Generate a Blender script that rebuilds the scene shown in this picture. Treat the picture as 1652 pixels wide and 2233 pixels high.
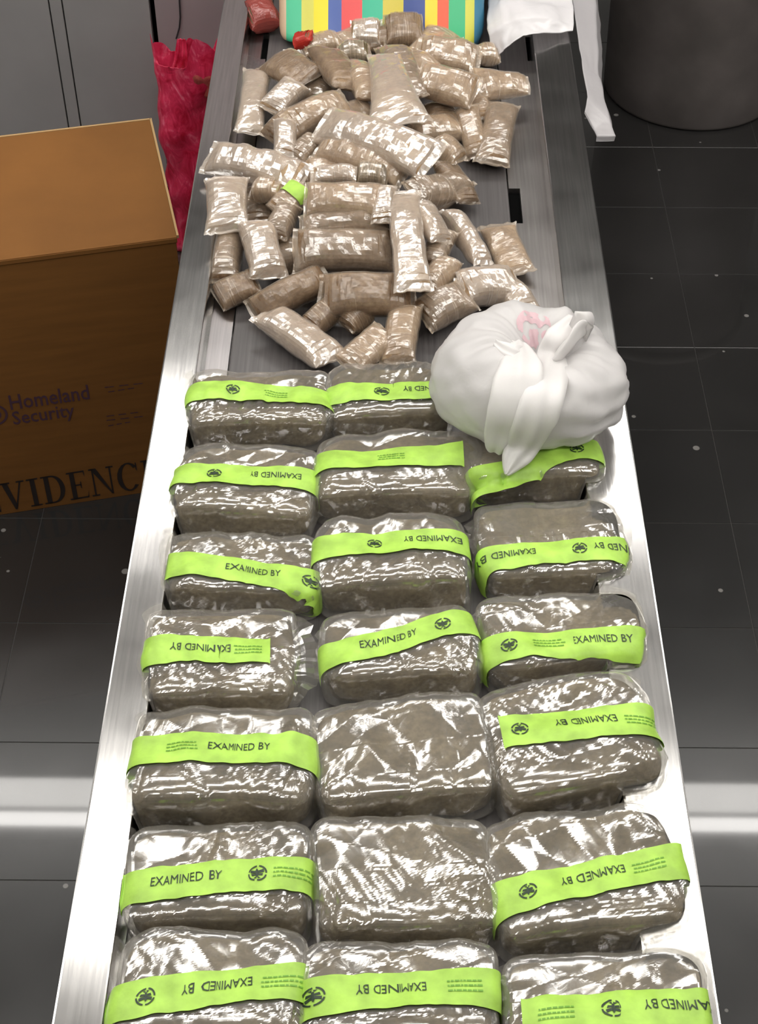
import bpy, bmesh, math, random
from mathutils import Vector, Matrix, noise
from mathutils.bvhtree import BVHTree
import numpy as np

for o in list(bpy.data.objects):
    bpy.data.objects.remove(o)
SC = bpy.context.scene
COL = SC.collection

# ------------------------------------------------------------------ camera
FPX, CX, CY = 3400.0, 826.0, 1116.5
PITCH = math.atan2(3421, 3400)
YAW = 0.01016
CAMZ = 2.45
cam = bpy.data.cameras.new('camera')
camo = bpy.data.objects.new('camera', cam)
COL.objects.link(camo)
camo.location = (0, 0, CAMZ)
camo.rotation_euler = (math.pi / 2 - PITCH, 0, YAW)
cam.sensor_fit = 'VERTICAL'
cam.sensor_height = 24.0
cam.lens = 24.0 * FPX / 2233.0
cam.clip_start = 0.02
SC.camera = camo

# ------------------------------------------------------------------ world, exposure
w = bpy.data.worlds.new('world')
SC.world = w
w.use_nodes = True
w.node_tree.nodes['Background'].inputs[0].default_value = (0.6, 0.62, 0.66, 1)
w.node_tree.nodes['Background'].inputs[1].default_value = 0.3
SC.view_settings.view_transform = 'Standard'
SC.view_settings.look = 'None'
SC.view_settings.exposure = 0.2
SC.view_settings.gamma = 1.0
SC.view_settings.use_curve_mapping = False
LIGHT_ROWS = (3.47, 2.08, 0.70)
LIGHT_WIDE, LIGHT_TUBE = 11.0, 19.0
SC.cycles.transparent_max_bounces = 24
SC.cycles.max_bounces = 8

# ------------------------------------------------------------------ helpers: camera rays to real surfaces
_c, _s = math.cos(PITCH), math.sin(PITCH)
FW = Vector((-math.sin(YAW) * _c, math.cos(YAW) * _c, -_s))
RT = Vector((math.cos(YAW), math.sin(YAW), 0))
UP = RT.cross(FW)
EYE = Vector((0, 0, CAMZ))


def ray(px, py):
    return FW + RT * ((px - CX) / FPX) - UP * ((py - CY) / FPX)


def at(px, py, z):
    d = ray(px, py)
    return EYE + d * ((z - CAMZ) / d.z)


def at_plane(px, py, p0, n):
    d = ray(px, py)
    return EYE + d * ((p0 - EYE).dot(n) / d.dot(n))


BED = 0.90     # inspection bed
RAIL = 0.95    # top of the side rails


# ------------------------------------------------------------------ helpers: objects
def tag(o, label=None, cat=None, group=None, kind=None):
    if label: o['label'] = label
    if cat: o['category'] = cat
    if group: o['group'] = group
    if kind: o['kind'] = kind
    return o


def empty(name, loc, label, cat, group=None, rotz=0.0):
    o = bpy.data.objects.new(name, None)
    o.empty_display_size = 0.02
    COL.objects.link(o)
    o.location = loc
    o.rotation_euler = (0, 0, rotz)
    return tag(o, label, cat, group)


def link_mesh(name, me, mat, parent=None, smooth=True):
    me.materials.clear()
    for m in (mat if isinstance(mat, (list, tuple)) else [mat]):
        me.materials.append(m)
    if smooth:
        me.polygons.foreach_set('use_smooth', [True] * len(me.polygons))
    o = bpy.data.objects.new(name, me)
    COL.objects.link(o)
    if parent is not None:
        o.parent = parent
    return o


def mesh_from(name, verts, faces, mat, parent=None, smooth=True):
    me = bpy.data.meshes.new(name)
    me.from_pydata([tuple(v) for v in verts], [], faces)
    me.update()
    return link_mesh(name, me, mat, parent, smooth)


class MB:
    """collects boxes and prisms for one mesh"""
    def __init__(self):
        self.v, self.f = [], []

    def box(self, lo, hi, mtx=None):
        b = len(self.v)
        for z in (lo[2], hi[2]):
            for x, y in ((lo[0], lo[1]), (hi[0], lo[1]), (hi[0], hi[1]), (lo[0], hi[1])):
                p = Vector((x, y, z))
                self.v.append(mtx @ p if mtx else p)
        for q in ((3, 2, 1, 0), (4, 5, 6, 7), (0, 1, 5, 4), (1, 2, 6, 5), (2, 3, 7, 6), (3, 0, 4, 7)):
            self.f.append([b + i for i in q])
        return self

    def prism(self, pts, axis_lo, axis_hi, axis=1):
        """extrude a 2D outline along an axis"""
        n, b = len(pts), len(self.v)
        for a in (axis_lo, axis_hi):
            for p, q in pts:
                self.v.append(Vector((p, a, q) if axis == 1 else (p, q, a) if axis == 2 else (a, p, q)))
        self.f.append([b + i for i in range(n)])
        self.f.append([b + n + i for i in reversed(range(n))])
        for i in range(n):
            j = (i + 1) % n
            self.f.append([b + j, b + i, b + n + i, b + n + j])
        return self

    def build(self, name, mat, parent=None, bevel=0.0, smooth=False):
        me = bpy.data.meshes.new(name)
        me.from_pydata([tuple(v) for v in self.v], [], self.f)
        bm = bmesh.new()
        bm.from_mesh(me)
        bmesh.ops.recalc_face_normals(bm, faces=bm.faces)
        if bevel:
            bmesh.ops.bevel(bm, geom=list(bm.edges), offset=bevel, segments=2, affect='EDGES', profile=0.6)
        bm.to_mesh(me)
        bm.free()
        return link_mesh(name, me, mat, parent, smooth)


# ------------------------------------------------------------------ helpers: materials
def new_mat(name):
    m = bpy.data.materials.new(name)
    m.use_nodes = True
    nt = m.node_tree
    nt.nodes.clear()
    out = nt.nodes.new('ShaderNodeOutputMaterial')
    return m, nt, out


def N(nt, typ, **kw):
    n = nt.nodes.new(typ)
    for k, v in kw.items():
        if k in n.inputs:
            n.inputs[k].default_value = v
        else:
            setattr(n, k, v)
    return n


def ramp(nt, fac, stops, interp='LINEAR'):
    r = nt.nodes.new('ShaderNodeValToRGB')
    r.color_ramp.interpolation = interp
    els = r.color_ramp.elements
    while len(els) > 1:
        els.remove(els[-1])
    els[0].position, els[0].color = stops[0][0], (*stops[0][1], 1)
    for p, c in stops[1:]:
        e = els.new(p)
        e.color = (*c, 1)
    nt.links.new(fac, r.inputs[0])
    return r.outputs[0]


def coords(nt, scale=(1, 1, 1), kind='Object'):
    tc = nt.nodes.new('ShaderNodeTexCoord')
    mp = nt.nodes.new('ShaderNodeMapping')
    mp.inputs['Scale'].default_value = scale
    nt.links.new(tc.outputs[kind], mp.inputs[0])
    return mp.outputs[0]


def principled(name, color, rough=0.5, metal=0.0, spec=0.5, coat=0.0, noise_scale=None, noise_amt=0.0, bump=0.0, bump_scale=None, stretch=(1, 1, 1), coat_rough=0.05):
    m, nt, out = new_mat(name)
    b = N(nt, 'ShaderNodeBsdfPrincipled')
    b.inputs['Base Color'].default_value = (*color, 1)
    b.inputs['Roughness'].default_value = rough
    b.inputs['Metallic'].default_value = metal
    b.inputs['Specular IOR Level'].default_value = spec
    b.inputs['Coat Weight'].default_value = coat
    b.inputs['Coat Roughness'].default_value = coat_rough
    nt.links.new(b.outputs[0], out.inputs[0])
    if noise_scale:
        n = N(nt, 'ShaderNodeTexNoise', Scale=noise_scale, Detail=5.0)
        nt.links.new(coords(nt, stretch), n.inputs['Vector'])
        lo = tuple(max(0, c * (1 - noise_amt)) for c in color)
        hi = tuple(min(1, c * (1 + noise_amt)) for c in color)
        nt.links.new(ramp(nt, n.outputs[0], [(0.3, lo), (0.7, hi)]), b.inputs['Base Color'])
    if bump:
        n2 = N(nt, 'ShaderNodeTexNoise', Scale=bump_scale, Detail=4.0)
        nt.links.new(coords(nt, stretch), n2.inputs['Vector'])
        bp = N(nt, 'ShaderNodeBump', Strength=bump, Distance=0.002)
        nt.links.new(n2.outputs[0], bp.inputs['Height'])
        nt.links.new(bp.outputs[0], b.inputs['Normal'])
    return m


def herb_mat(name, dark, mid, light, scale=120):
    """dried, compressed plant matter: mottled brown-olive"""
    m, nt, out = new_mat(name)
    b = N(nt, 'ShaderNodeBsdfPrincipled', Roughness=0.8)
    b.inputs['Specular IOR Level'].default_value = 0.2
    v = coords(nt)
    n1 = N(nt, 'ShaderNodeTexNoise', Scale=scale, Detail=8.0, Roughness=0.7)
    nt.links.new(v, n1.inputs['Vector'])
    n2 = N(nt, 'ShaderNodeTexNoise', Scale=scale * 0.14, Detail=3.0)
    nt.links.new(v, n2.inputs['Vector'])
    mx = N(nt, 'ShaderNodeMath', operation='ADD')
    m2 = N(nt, 'ShaderNodeMath', operation='MULTIPLY')
    m2.inputs[1].default_value = 0.5
    nt.links.new(n1.outputs[0], mx.inputs[0])
    nt.links.new(n2.outputs[0], mx.inputs[1])
    nt.links.new(mx.outputs[0], m2.inputs[0])
    nt.links.new(ramp(nt, m2.outputs[0], [(0.34, dark), (0.5, mid), (0.66, light)]), b.inputs['Base Color'])
    bp = N(nt, 'ShaderNodeBump', Strength=0.6, Distance=0.002)
    nt.links.new(n1.outputs[0], bp.inputs['Height'])
    nt.links.new(bp.outputs[0], b.inputs['Normal'])
    nt.links.new(b.outputs[0], out.inputs[0])
    return m


def film_mat(name, tint=(0.96, 0.955, 0.94), haze=0.11, gloss=0.16, rough=0.13, bump=0.05, bscale=34, milk=(0.80, 0.76, 0.68), stretch=(1.5, 0.8, 1.0)):
    """clear crinkled polythene: see-through, with a sharp sheen and a little milky haze"""
    m, nt, out = new_mat(name)
    v = coords(nt, stretch)
    nA = N(nt, 'ShaderNodeTexNoise', Scale=bscale, Detail=3.0, Roughness=0.55, Distortion=1.2)
    nt.links.new(v, nA.inputs['Vector'])
    vo = N(nt, 'ShaderNodeTexVoronoi', Scale=bscale * 1.1, feature='F1')
    wv = N(nt, 'ShaderNodeTexNoise', Scale=bscale * 0.5, Detail=2.0)
    nt.links.new(v, wv.inputs['Vector'])
    mixv = N(nt, 'ShaderNodeMix', data_type='VECTOR')
    mixv.inputs['Factor'].default_value = 0.06
    nt.links.new(v, mixv.inputs[4])
    nt.links.new(wv.outputs[1], mixv.inputs[5])
    nt.links.new(mixv.outputs[1], vo.inputs['Vector'])
    ad = N(nt, 'ShaderNodeMath', operation='MULTIPLY_ADD')
    ad.inputs[1].default_value = 0.7
    nt.links.new(vo.outputs[0], ad.inputs[0])
    nt.links.new(nA.outputs[0], ad.inputs[2])
    bp = N(nt, 'ShaderNodeBump', Strength=bump, Distance=0.005)
    nt.links.new(ad.outputs[0], bp.inputs['Height'])
    tr = N(nt, 'ShaderNodeBsdfTransparent', Color=(*tint, 1))
    gl = N(nt, 'ShaderNodeBsdfGlossy', Color=(1, 1, 1, 1), Roughness=rough)
    df = N(nt, 'ShaderNodeBsdfDiffuse', Color=(*milk, 1))
    nt.links.new(bp.outputs[0], gl.inputs['Normal'])
    nt.links.new(bp.outputs[0], df.inputs['Normal'])
    fr = N(nt, 'ShaderNodeLayerWeight', Blend=0.5)
    pw = N(nt, 'ShaderNodeMath', operation='POWER')
    pw.inputs[1].default_value = 4.0
    nt.links.new(fr.outputs['Facing'], pw.inputs[0])
    fm = N(nt, 'ShaderNodeMath', operation='MULTIPLY_ADD', use_clamp=True)
    fm.inputs[1].default_value = 0.5
    fm.inputs[2].default_value = gloss
    nt.links.new(pw.outputs[0], fm.inputs[0])
    m1 = N(nt, 'ShaderNodeMixShader')
    m1.inputs[0].default_value = haze
    nt.links.new(tr.outputs[0], m1.inputs[1])
    nt.links.new(df.outputs[0], m1.inputs[2])
    m2 = N(nt, 'ShaderNodeMixShader')
    nt.links.new(fm.outputs[0], m2.inputs[0])
    nt.links.new(m1.outputs[0], m2.inputs[1])
    nt.links.new(gl.outputs[0], m2.inputs[2])
    nt.links.new(m2.outputs[0], out.inputs[0])
    return m


def emit_mat(name, color, strength):
    m, nt, out = new_mat(name)
    e = N(nt, 'ShaderNodeEmission', Color=(*color, 1), Strength=strength)
    nt.links.new(e.outputs[0], out.inputs[0])
    return m


def tile_mat():
    m, nt, out = new_mat('polished_black_tile')
    b = N(nt, 'ShaderNodeBsdfPrincipled', Roughness=0.1)
    b.inputs['Specular IOR Level'].default_value = 0.5
    v = coords(nt, kind='Generated')
    tc = nt.nodes.new('ShaderNodeNewGeometry')
    n1 = N(nt, 'ShaderNodeTexNoise', Scale=3.0, Detail=6.0)
    nt.links.new(tc.outputs['Position'], n1.inputs['Vector'])
    base = ramp(nt, n1.outputs[0], [(0.3, (0.016, 0.0155, 0.015)), (0.7, (0.027, 0.026, 0.0255))])
    vo = N(nt, 'ShaderNodeTexVoronoi', Scale=14.0)
    nt.links.new(tc.outputs['Position'], vo.inputs['Vector'])
    n3 = N(nt, 'ShaderNodeTexNoise', Scale=5.0, Detail=1.0)
    nt.links.new(tc.outputs['Position'], n3.inputs['Vector'])
    # specks of dust and chipped paper trodden into the tiles
    sp = N(nt, 'ShaderNodeMath', operation='SUBTRACT')
    nt.links.new(vo.outputs['Distance'], sp.inputs[0])
    k = N(nt, 'ShaderNodeMath', operation='MULTIPLY_ADD')
    k.inputs[1].default_value = 0.45
    k.inputs[2].default_value = -0.20
    nt.links.new(n3.outputs[0], k.inputs[0])
    nt.links.new(k.outputs[0], sp.inputs[1])
    msk = ramp(nt, sp.outputs[0], [(0.0, (1, 1, 1)), (0.02, (0, 0, 0))])
    mix = N(nt, 'ShaderNodeMix', data_type='RGBA')
    nt.links.new(msk, mix.inputs[0])
    nt.links.new(base, mix.inputs[6])
    mix.inputs[7].default_value = (0.22, 0.21, 0.2, 1)
    nt.links.new(mix.outputs[2], b.inputs['Base Color'])
    n4 = N(nt, 'ShaderNodeTexNoise', Scale=9.0, Detail=5.0)
    nt.links.new(tc.outputs['Position'], n4.inputs['Vector'])
    mr = N(nt, 'ShaderNodeMapRange')
    mr.inputs[3].default_value = 0.20
    mr.inputs[4].default_value = 0.30
    b.inputs['Coat Weight'].default_value = 0.8
    b.inputs['Coat Roughness'].default_value = 0.035
    nt.links.new(n4.outputs[0], mr.inputs[0])
    nt.links.new(mr.outputs[0], b.inputs['Roughness'])
    nt.links.new(b.outputs[0], out.inputs[0])
    return m


def steel_mat(name, color, rough, streak=(60, 1.5, 60), amt=0.12, rvar=0.08):
    m, nt, out = new_mat(name)
    b = N(nt, 'ShaderNodeBsdfPrincipled', Metallic=1.0)
    v = coords(nt, streak)
    n = N(nt, 'ShaderNodeTexNoise', Scale=4.0, Detail=6.0)
    nt.links.new(v, n.inputs['Vector'])
    lo = tuple(c * (1 - amt) for c in color)
    hi = tuple(min(1, c * (1 + amt)) for c in color)
    nt.links.new(ramp(nt, n.outputs[0], [(0.3, lo), (0.7, hi)]), b.inputs['Base Color'])
    v2 = coords(nt)
    n2 = N(nt, 'ShaderNodeTexNoise', Scale=14.0, Detail=4.0)
    nt.links.new(v2, n2.inputs['Vector'])
    mr = N(nt, 'ShaderNodeMapRange')
    mr.inputs[3].default_value = rough - rvar
    mr.inputs[4].default_value = rough + rvar
    nt.links.new(n2.outputs[0], mr.inputs[0])
    nt.links.new(mr.outputs[0], b.inputs['Roughness'])
    bp = N(nt, 'ShaderNodeBump', Strength=0.08, Distance=0.001)
    nt.links.new(n.outputs[0], bp.inputs['Height'])
    nt.links.new(bp.outputs[0], b.inputs['Normal'])
    nt.links.new(b.outputs[0], out.inputs[0])
    return m


def thin_plastic(name, color, trans=0.35, rough=0.3, bump=0.3, bscale=30):
    """opaque-ish carrier-bag polythene that lets some light through"""
    m, nt, out = new_mat(name)
    b = N(nt, 'ShaderNodeBsdfPrincipled', Roughness=rough)
    b.inputs['Base Color'].default_value = (*color, 1)
    t = N(nt, 'ShaderNodeBsdfTranslucent', Color=(*color, 1))
    n = N(nt, 'ShaderNodeTexNoise', Scale=bscale, Detail=4.0, Distortion=1.0)
    nt.links.new(coords(nt), n.inputs['Vector'])
    bp = N(nt, 'ShaderNodeBump', Strength=bump, Distance=0.004)
    nt.links.new(n.outputs[0], bp.inputs['Height'])
    nt.links.new(bp.outputs[0], b.inputs['Normal'])
    mx = N(nt, 'ShaderNodeMixShader')
    mx.inputs[0].default_value = trans
    nt.links.new(b.outputs[0], mx.inputs[1])
    nt.links.new(t.outputs[0], mx.inputs[2])
    nt.links.new(mx.outputs[0], out.inputs[0])
    return m


M = {}
M['tile'] = tile_mat()
M['grout'] = principled('floor_grout', (0.045, 0.042, 0.040), 0.6)
M['ceiling'] = principled('ceiling_paint', (0.68, 0.67, 0.66), 0.9, noise_scale=3, noise_amt=0.05)
M['wall'] = principled('wall_paint', (0.5, 0.49, 0.48), 0.8, noise_scale=2, noise_amt=0.06)
M['lamp_wide'] = emit_mat('lamp_diffuser', (1.0, 0.97, 0.92), LIGHT_WIDE)
M['lamp_tube'] = emit_mat('lamp_tube', (1.0, 0.97, 0.93), LIGHT_TUBE)
M['white_metal'] = principled('white_enamel', (0.7, 0.7, 0.7), 0.4)
M['rail'] = steel_mat('brushed_rail_steel', (0.66, 0.65, 0.64), 0.18, rvar=0.05)
M['ledge'] = steel_mat('ledge_steel', (0.42, 0.40, 0.40), 0.3)
M['wallsteel'] = steel_mat('inner_wall_steel', (0.35, 0.33, 0.32), 0.35)
M['belt'] = principled('grey_belt', (0.085, 0.078, 0.078), 0.38, spec=0.5, noise_scale=5, noise_amt=0.25, stretch=(40, 0.8, 40), bump=0.1, bump_scale=6)
M['black'] = principled('black_slot', (0.004, 0.004, 0.004), 1.0, spec=0.0)
M['legsteel'] = steel_mat('leg_steel', (0.4, 0.4, 0.4), 0.35)
M['cab'] = principled('grey_cabinet_enamel', (0.31, 0.30, 0.30), 0.42, noise_scale=6, noise_amt=0.05)
M['cab2'] = principled('mauve_cabinet_enamel', (0.31, 0.26, 0.27), 0.42, noise_scale=6, noise_amt=0.05)
M['card'] = principled('brown_cardboard', (0.195, 0.082, 0.019), 0.75, spec=0.25, noise_scale=14, noise_amt=0.1, stretch=(0.4, 0.4, 4))
M['card_edge'] = principled('cut_cardboard_edge', (0.42, 0.27, 0.12), 0.8)
M['ink'] = principled('black_ink', (0.02, 0.012, 0.01), 0.6)
M['ink_blue'] = principled('violet_blue_ink', (0.07, 0.030, 0.05), 0.6)
M['bin'] = principled('dark_bin_plastic', (0.115, 0.10, 0.094), 0.5, noise_scale=8, noise_amt=0.2)
M['herb'] = herb_mat('olive_brown_herb', (0.05, 0.036, 0.016), (0.140, 0.106, 0.056), (0.27, 0.215, 0.125))
M['herb_tan'] = herb_mat('tan_herb', (0.17, 0.105, 0.055), (0.36, 0.245, 0.15), (0.54, 0.42, 0.28))
M['herb_brown'] = herb_mat('brown_herb', (0.075, 0.042, 0.022), (0.19, 0.12, 0.07), (0.33, 0.235, 0.15))
M['film'] = film_mat('clear_film')
M['film_small'] = film_mat('clear_film_small', tint=(0.97, 0.94, 0.90), haze=0.22, gloss=0.12, rough=0.2, bump=0.1, bscale=55, milk=(0.72, 0.60, 0.47), stretch=(1, 1, 1))
M['film_glare'] = film_mat('glare_haze_film', tint=(0.97, 0.94, 0.90), haze=0.33, gloss=0.22, rough=0.2, bump=0.1, bscale=55, milk=(0.84, 0.73, 0.62), stretch=(1, 1, 1))  # white glare on the tan pouches is put into this film's pale haze
M['film_brown'] = film_mat('clear_film_plain', tint=(0.97, 0.94, 0.90), haze=0.16, gloss=0.06, rough=0.3, bump=0.15, bscale=50, milk=(0.55, 0.43, 0.31), stretch=(1, 1, 1))
M['tape'] = principled('lime_green_tape', (0.36, 0.60, 0.085), 0.42, spec=0.4, noise_scale=30, noise_amt=0.24, bump=0.5, bump_scale=45)  # colour mottling stands in for the darker shade of its creases
M['bag_body'] = thin_plastic('white_carrier_plastic_single', (0.72, 0.70, 0.695), 0.3, 0.32, 0.35, 22)
M['bag_white'] = thin_plastic('white_carrier_plastic', (0.86, 0.84, 0.83), 0.3, 0.32, 0.3, 26)
M['bag_print'] = thin_plastic('faded_pink_print', (0.78, 0.56, 0.60), 0.3, 0.35, 0.3, 26)
M['sheet_thin'] = thin_plastic('thin_grey_white_plastic', (0.50, 0.48, 0.49), 0.25, 0.3, 0.3, 20)
M['sheet_white'] = thin_plastic('white_sheet_plastic', (0.80, 0.78, 0.79), 0.25, 0.25, 0.4, 20)
M['bag_pink'] = thin_plastic('pink_bag_plastic', (0.95, 0.06, 0.17), 0.3, 0.3, 0.8, 34)
m_ = M['bag_pink']
_nt = m_.node_tree
_nn = N(_nt, 'ShaderNodeTexNoise', Scale=16.0, Detail=5.0, Roughness=0.65, Distortion=1.5)
_nt.links.new(coords(_nt, (1.4, 1.4, 0.7)), _nn.inputs['Vector'])
_cl = ramp(_nt, _nn.outputs[0], [(0.36, (0.60, 0.012, 0.05)), (0.55, (0.85, 0.05, 0.14)), (0.68, (1.0, 0.22, 0.34))])
for _n in _nt.nodes:
    if _n.type == 'BSDF_PRINCIPLED':
        _nt.links.new(_cl, _n.inputs['Base Color'])
    elif _n.type == 'BSDF_TRANSLUCENT':
        _nt.links.new(_cl, _n.inputs['Color'])
M['pink_inner'] = herb_mat('rust_brown_filling', (0.22, 0.03, 0.03), (0.45, 0.09, 0.07), (0.75, 0.40, 0.22), 60)
M['red_film'] = thin_plastic('dark_red_wrap', (0.28, 0.055, 0.045), 0.1, 0.2, 0.6, 50)
M['cord'] = principled('dark_cord', (0.03, 0.025, 0.028), 0.6)

rnd = random.Random(7)

# ------------------------------------------------------------------ room shell
RX0, RX1, RY0, RY1, RZ = -3.6, 4.2, -3.6, 7.0, 2.80
fl = MB().box((RX0, RY0, -0.05), (RX1, RY1, -0.0012)).build('floor', M['grout'])
fl['kind'] = 'structure'
T0X, T0Y, TS, GAP = -0.7686, 1.4969, 0.3037, 0.0010


def tile_mesh():
    h = TS / 2 - GAP
    mb = MB().box((-h, -h, -0.004), (h, h, 0))
    me = bpy.data.meshes.new('tile')
    me.from_pydata([tuple(v) for v in mb.v], [], mb.f)
    bm = bmesh.new()
    bm.from_mesh(me)
    bmesh.ops.recalc_face_normals(bm, faces=bm.faces)
    bmesh.ops.bevel(bm, geom=[e for e in bm.edges if all(v.co.z > -0.001 for v in e.verts)], offset=0.0003, segments=1, affect='EDGES')
    bm.to_mesh(me)
    bm.free()
    me.materials.append(M['tile'])
    return me


TME = tile_mesh()
rest = MB()
i0, i1 = math.floor((RX0 - T0X) / TS), math.ceil((RX1 - T0X) / TS)
j0, j1 = math.floor((RY0 - T0Y) / TS), math.ceil((RY1 - T0Y) / TS)
for i in range(i0, i1):
    for j in range(j0, j1):
        cx, cy = T0X + (i + 0.5) * TS, T0Y + (j + 0.5) * TS
        if -1.45 < cx < 1.65 and 0.0 < cy < 5.2:
            o = bpy.data.objects.new('tile', TME)
            COL.objects.link(o)
            o.parent = fl
            o.location = (cx, cy, rnd.uniform(-0.0001, 0.0001))
        elif RX0 < cx - TS / 2 and cx + TS / 2 < RX1 and RY0 < cy - TS / 2 and cy + TS / 2 < RY1:
            h = TS / 2 - GAP
            rest.box((cx - h, cy - h, -0.006), (cx + h, cy + h, 0))
ro = rest.build('outer_tiles', M['tile'], fl)
ro['kind'] = 'stuff'

o = MB().box((RX0, RY0, RZ), (RX1, RY1, RZ + 0.05)).build('ceiling', M['ceiling']); o['kind'] = 'structure'
o = MB().box((RX0 - 0.05, RY0, -0.05), (RX0, RY1, RZ)).build('wall_left', M['wall']); o['kind'] = 'structure'
o = MB().box((RX1, RY0, -0.05), (RX1 + 0.05, RY1, RZ)).build('wall_right', M['wall']); o['kind'] = 'structure'
o = MB().box((RX0, RY1, -0.05), (RX1, RY1 + 0.05, RZ)).build('wall_back', M['wall']); o['kind'] = 'structure'
o = MB().box((RX0, RY0 - 0.05, -0.05), (RX1, RY0, RZ)).build('wall_front', M['wall']); o['kind'] = 'structure'

for k, y in enumerate(LIGHT_ROWS):
    t = empty('ceiling_light', (0.2, y, RZ), 'long linear fluorescent ceiling light running across the room, row %s from the cabinets' % ('one', 'two', 'three', 'four', 'five')[k], 'light', 'rows of ceiling lights')
    MB().box((-3.0, -0.10, -0.03), (3.0, 0.20, 0)).build('housing', M['white_metal'], t)
    if k == 0:
        MB().box((-2.98, 0.055, -0.05), (2.98, 0.175, -0.0301)).build('diffuser', M['lamp_wide'], t)
        MB().box((-2.98, -0.035, -0.05), (2.98, 0.015, -0.0301)).build('tube', M['lamp_tube'], t)
    else:
        MB().box((-2.98, -0.105, -0.05), (2.98, 0.115, -0.0301)).build('diffuser', M['lamp_wide'], t)

# ------------------------------------------------------------------ inspection table
TY0, TY1 = 0.25, 3.40
XO = 0.3425
XIL, XIR = -0.2905, 0.2700
table = empty('inspection_table', (0, 1.8, 0), 'long brushed stainless steel inspection table with raised side rails', 'table')


def tbl(name, mb, mat, bevel=0.0):
    o = mb.build(name, mat, table, bevel)
    o.matrix_parent_inverse = Matrix.Translation((0, -1.8, 0))
    return o


# rails: flat top, folded down outside and inside
tbl('rail', MB().box((-XO, TY0, RAIL - 0.055), (XIL, TY1, RAIL)), M['rail'], 0.0025)
tbl('rail', MB().box((XIR, TY0, RAIL - 0.055), (XO, TY1, RAIL)), M['rail'], 0.0025)
tbl('skirt', MB().box((-XO + 0.004, TY0, RAIL - 0.16), (-XO + 0.012, TY1, RAIL - 0.05)), M['rail'])
tbl('skirt', MB().box((XO - 0.012, TY0, RAIL - 0.16), (XO - 0.004, TY1, RAIL - 0.05)), M['rail'])
# bed plate with a side ledge each side of the belt; the bed is cut round its slots
LXL, LXR = -0.252, 0.205
tbl('bed_plate', MB().box((-XO + 0.012, TY0, BED - 0.045), (XO - 0.012, TY1, BED - 0.012)), M['wallsteel'])
tbl('belt', MB().box((LXL + 0.002, TY0, BED - 0.012), (LXR - 0.002, TY1, BED)), M['belt'], 0.002)


def strip_with_slots(name, x0, x1, slots, mat):
    """a ledge strip x0..x1 cut round rectangular slots (x, y, w, d)"""
    mb = MB()
    y = TY0
    for (sx0, sx1, sy0, sy1) in sorted(slots, key=lambda q: q[2]):
        mb.box((x0, y, BED - 0.012), (x1, sy0, BED + 0.001))
        if sx0 > x0: mb.box((x0, sy0, BED - 0.012), (sx0, sy1, BED + 0.001))
        if sx1 < x1: mb.box((sx1, sy0, BED - 0.012), (x1, sy1, BED + 0.001))
        y = sy1
    mb.box((x0, y, BED - 0.012), (x1, TY1, BED + 0.001))
    tbl(name, mb, mat)
    for (sx0, sx1, sy0, sy1) in slots:
        tbl('slot', MB().box((sx0, sy0, BED - 0.011), (sx1, sy1, BED - 0.009)), M['black'])


def slot_px(xa, ya, xb, yb, wpx):
    a, b = at(xa, ya, BED), at(xb, yb, BED)
    w_ = wpx / (0.7047 * (ya + 2305) / 1.55) / 2
    xm = (a.x + b.x) / 2
    return (xm - w_, xm + w_, min(a.y, b.y), max(a.y, b.y))


s1 = slot_px(1107, 412, 1112, 488, 24)
s2 = slot_px(1170, 82, 1174, 134, 9)
s3 = slot_px(587, 76, 584, 130, 9)
print('slots', s1, s2, s3, 'LXR', LXR)
s1 = (LXR, LXR + s1[1] - s1[0], s1[2], s1[3])
strip_with_slots('side_ledge', LXR, XIR + 0.0, [s1, (XIR - 0.006, XIR - 0.0, s2[2], s2[3])], M['wallsteel'])
strip_with_slots('side_ledge', XIL, LXL, [(LXL - 0.010, LXL, s3[2], s3[3])], M['ledge'])
tbl('lip', MB().box((XIL, TY0, BED + 0.001), (XIL + 0.004, TY1, BED + 0.006)), M['rail'])
for sx in (-1, 1):
    for yy in (TY0 + 0.15, TY1 - 0.25):
        tbl('leg', MB().box((sx * 0.27 - 0.025, yy, 0.0), (sx * 0.27 + 0.025, yy + 0.05, BED - 0.045)), M['legsteel'], 0.003)
tbl('crossbar', MB().box((-0.245, TY0 + 0.165, 0.25), (0.245, TY0 + 0.185, 0.29)), M['legsteel'])
tbl('crossbar', MB().box((-0.245, TY1 - 0.235, 0.25), (0.245, TY1 - 0.215, 0.29)), M['legsteel'])

# ------------------------------------------------------------------ grey cabinets on the far left
CABY = 3.60


def cab_x(px, py=0):
    return at_plane(px, py, Vector((0, CABY, 0)), Vector((0, 1, 0))).x


xa, xb, xc_, xd = cab_x(105), cab_x(134), cab_x(325), cab_x(334)
CH = 1.75


def cabinet(name, label, x0, x1, mat, seams):
    t = empty(name, ((x0 + x1) / 2, CABY + 0.25, 0), label, 'cabinet')
    inv = Matrix.Translation(-t.location)

    def p(nm, mb, mt, bev=0.0):
        ob = mb.build(nm, mt, t, bev)
        ob.matrix_parent_inverse = inv
    p('body', MB().box((x0, CABY + 0.02, 0.07), (x1, CABY + 0.5, CH)), M['black'])
    p('plinth', MB().box((x0 + 0.01, CABY + 0.04, 0), (x1 - 0.01, CABY + 0.48, 0.07)), M['black'])
    edges = [x0] + seams + [x1]
    for k in range(0, len(edges) - 1):
        a = edges[k] + 0.0018
        b = edges[k + 1] - 0.0018
        p('door_panel' if b - a > 0.08 else 'door_stile', MB().box((a, CABY, 0.075), (b, CABY + 0.0199, CH - 0.005)), mat, 0.001)
    return t


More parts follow.
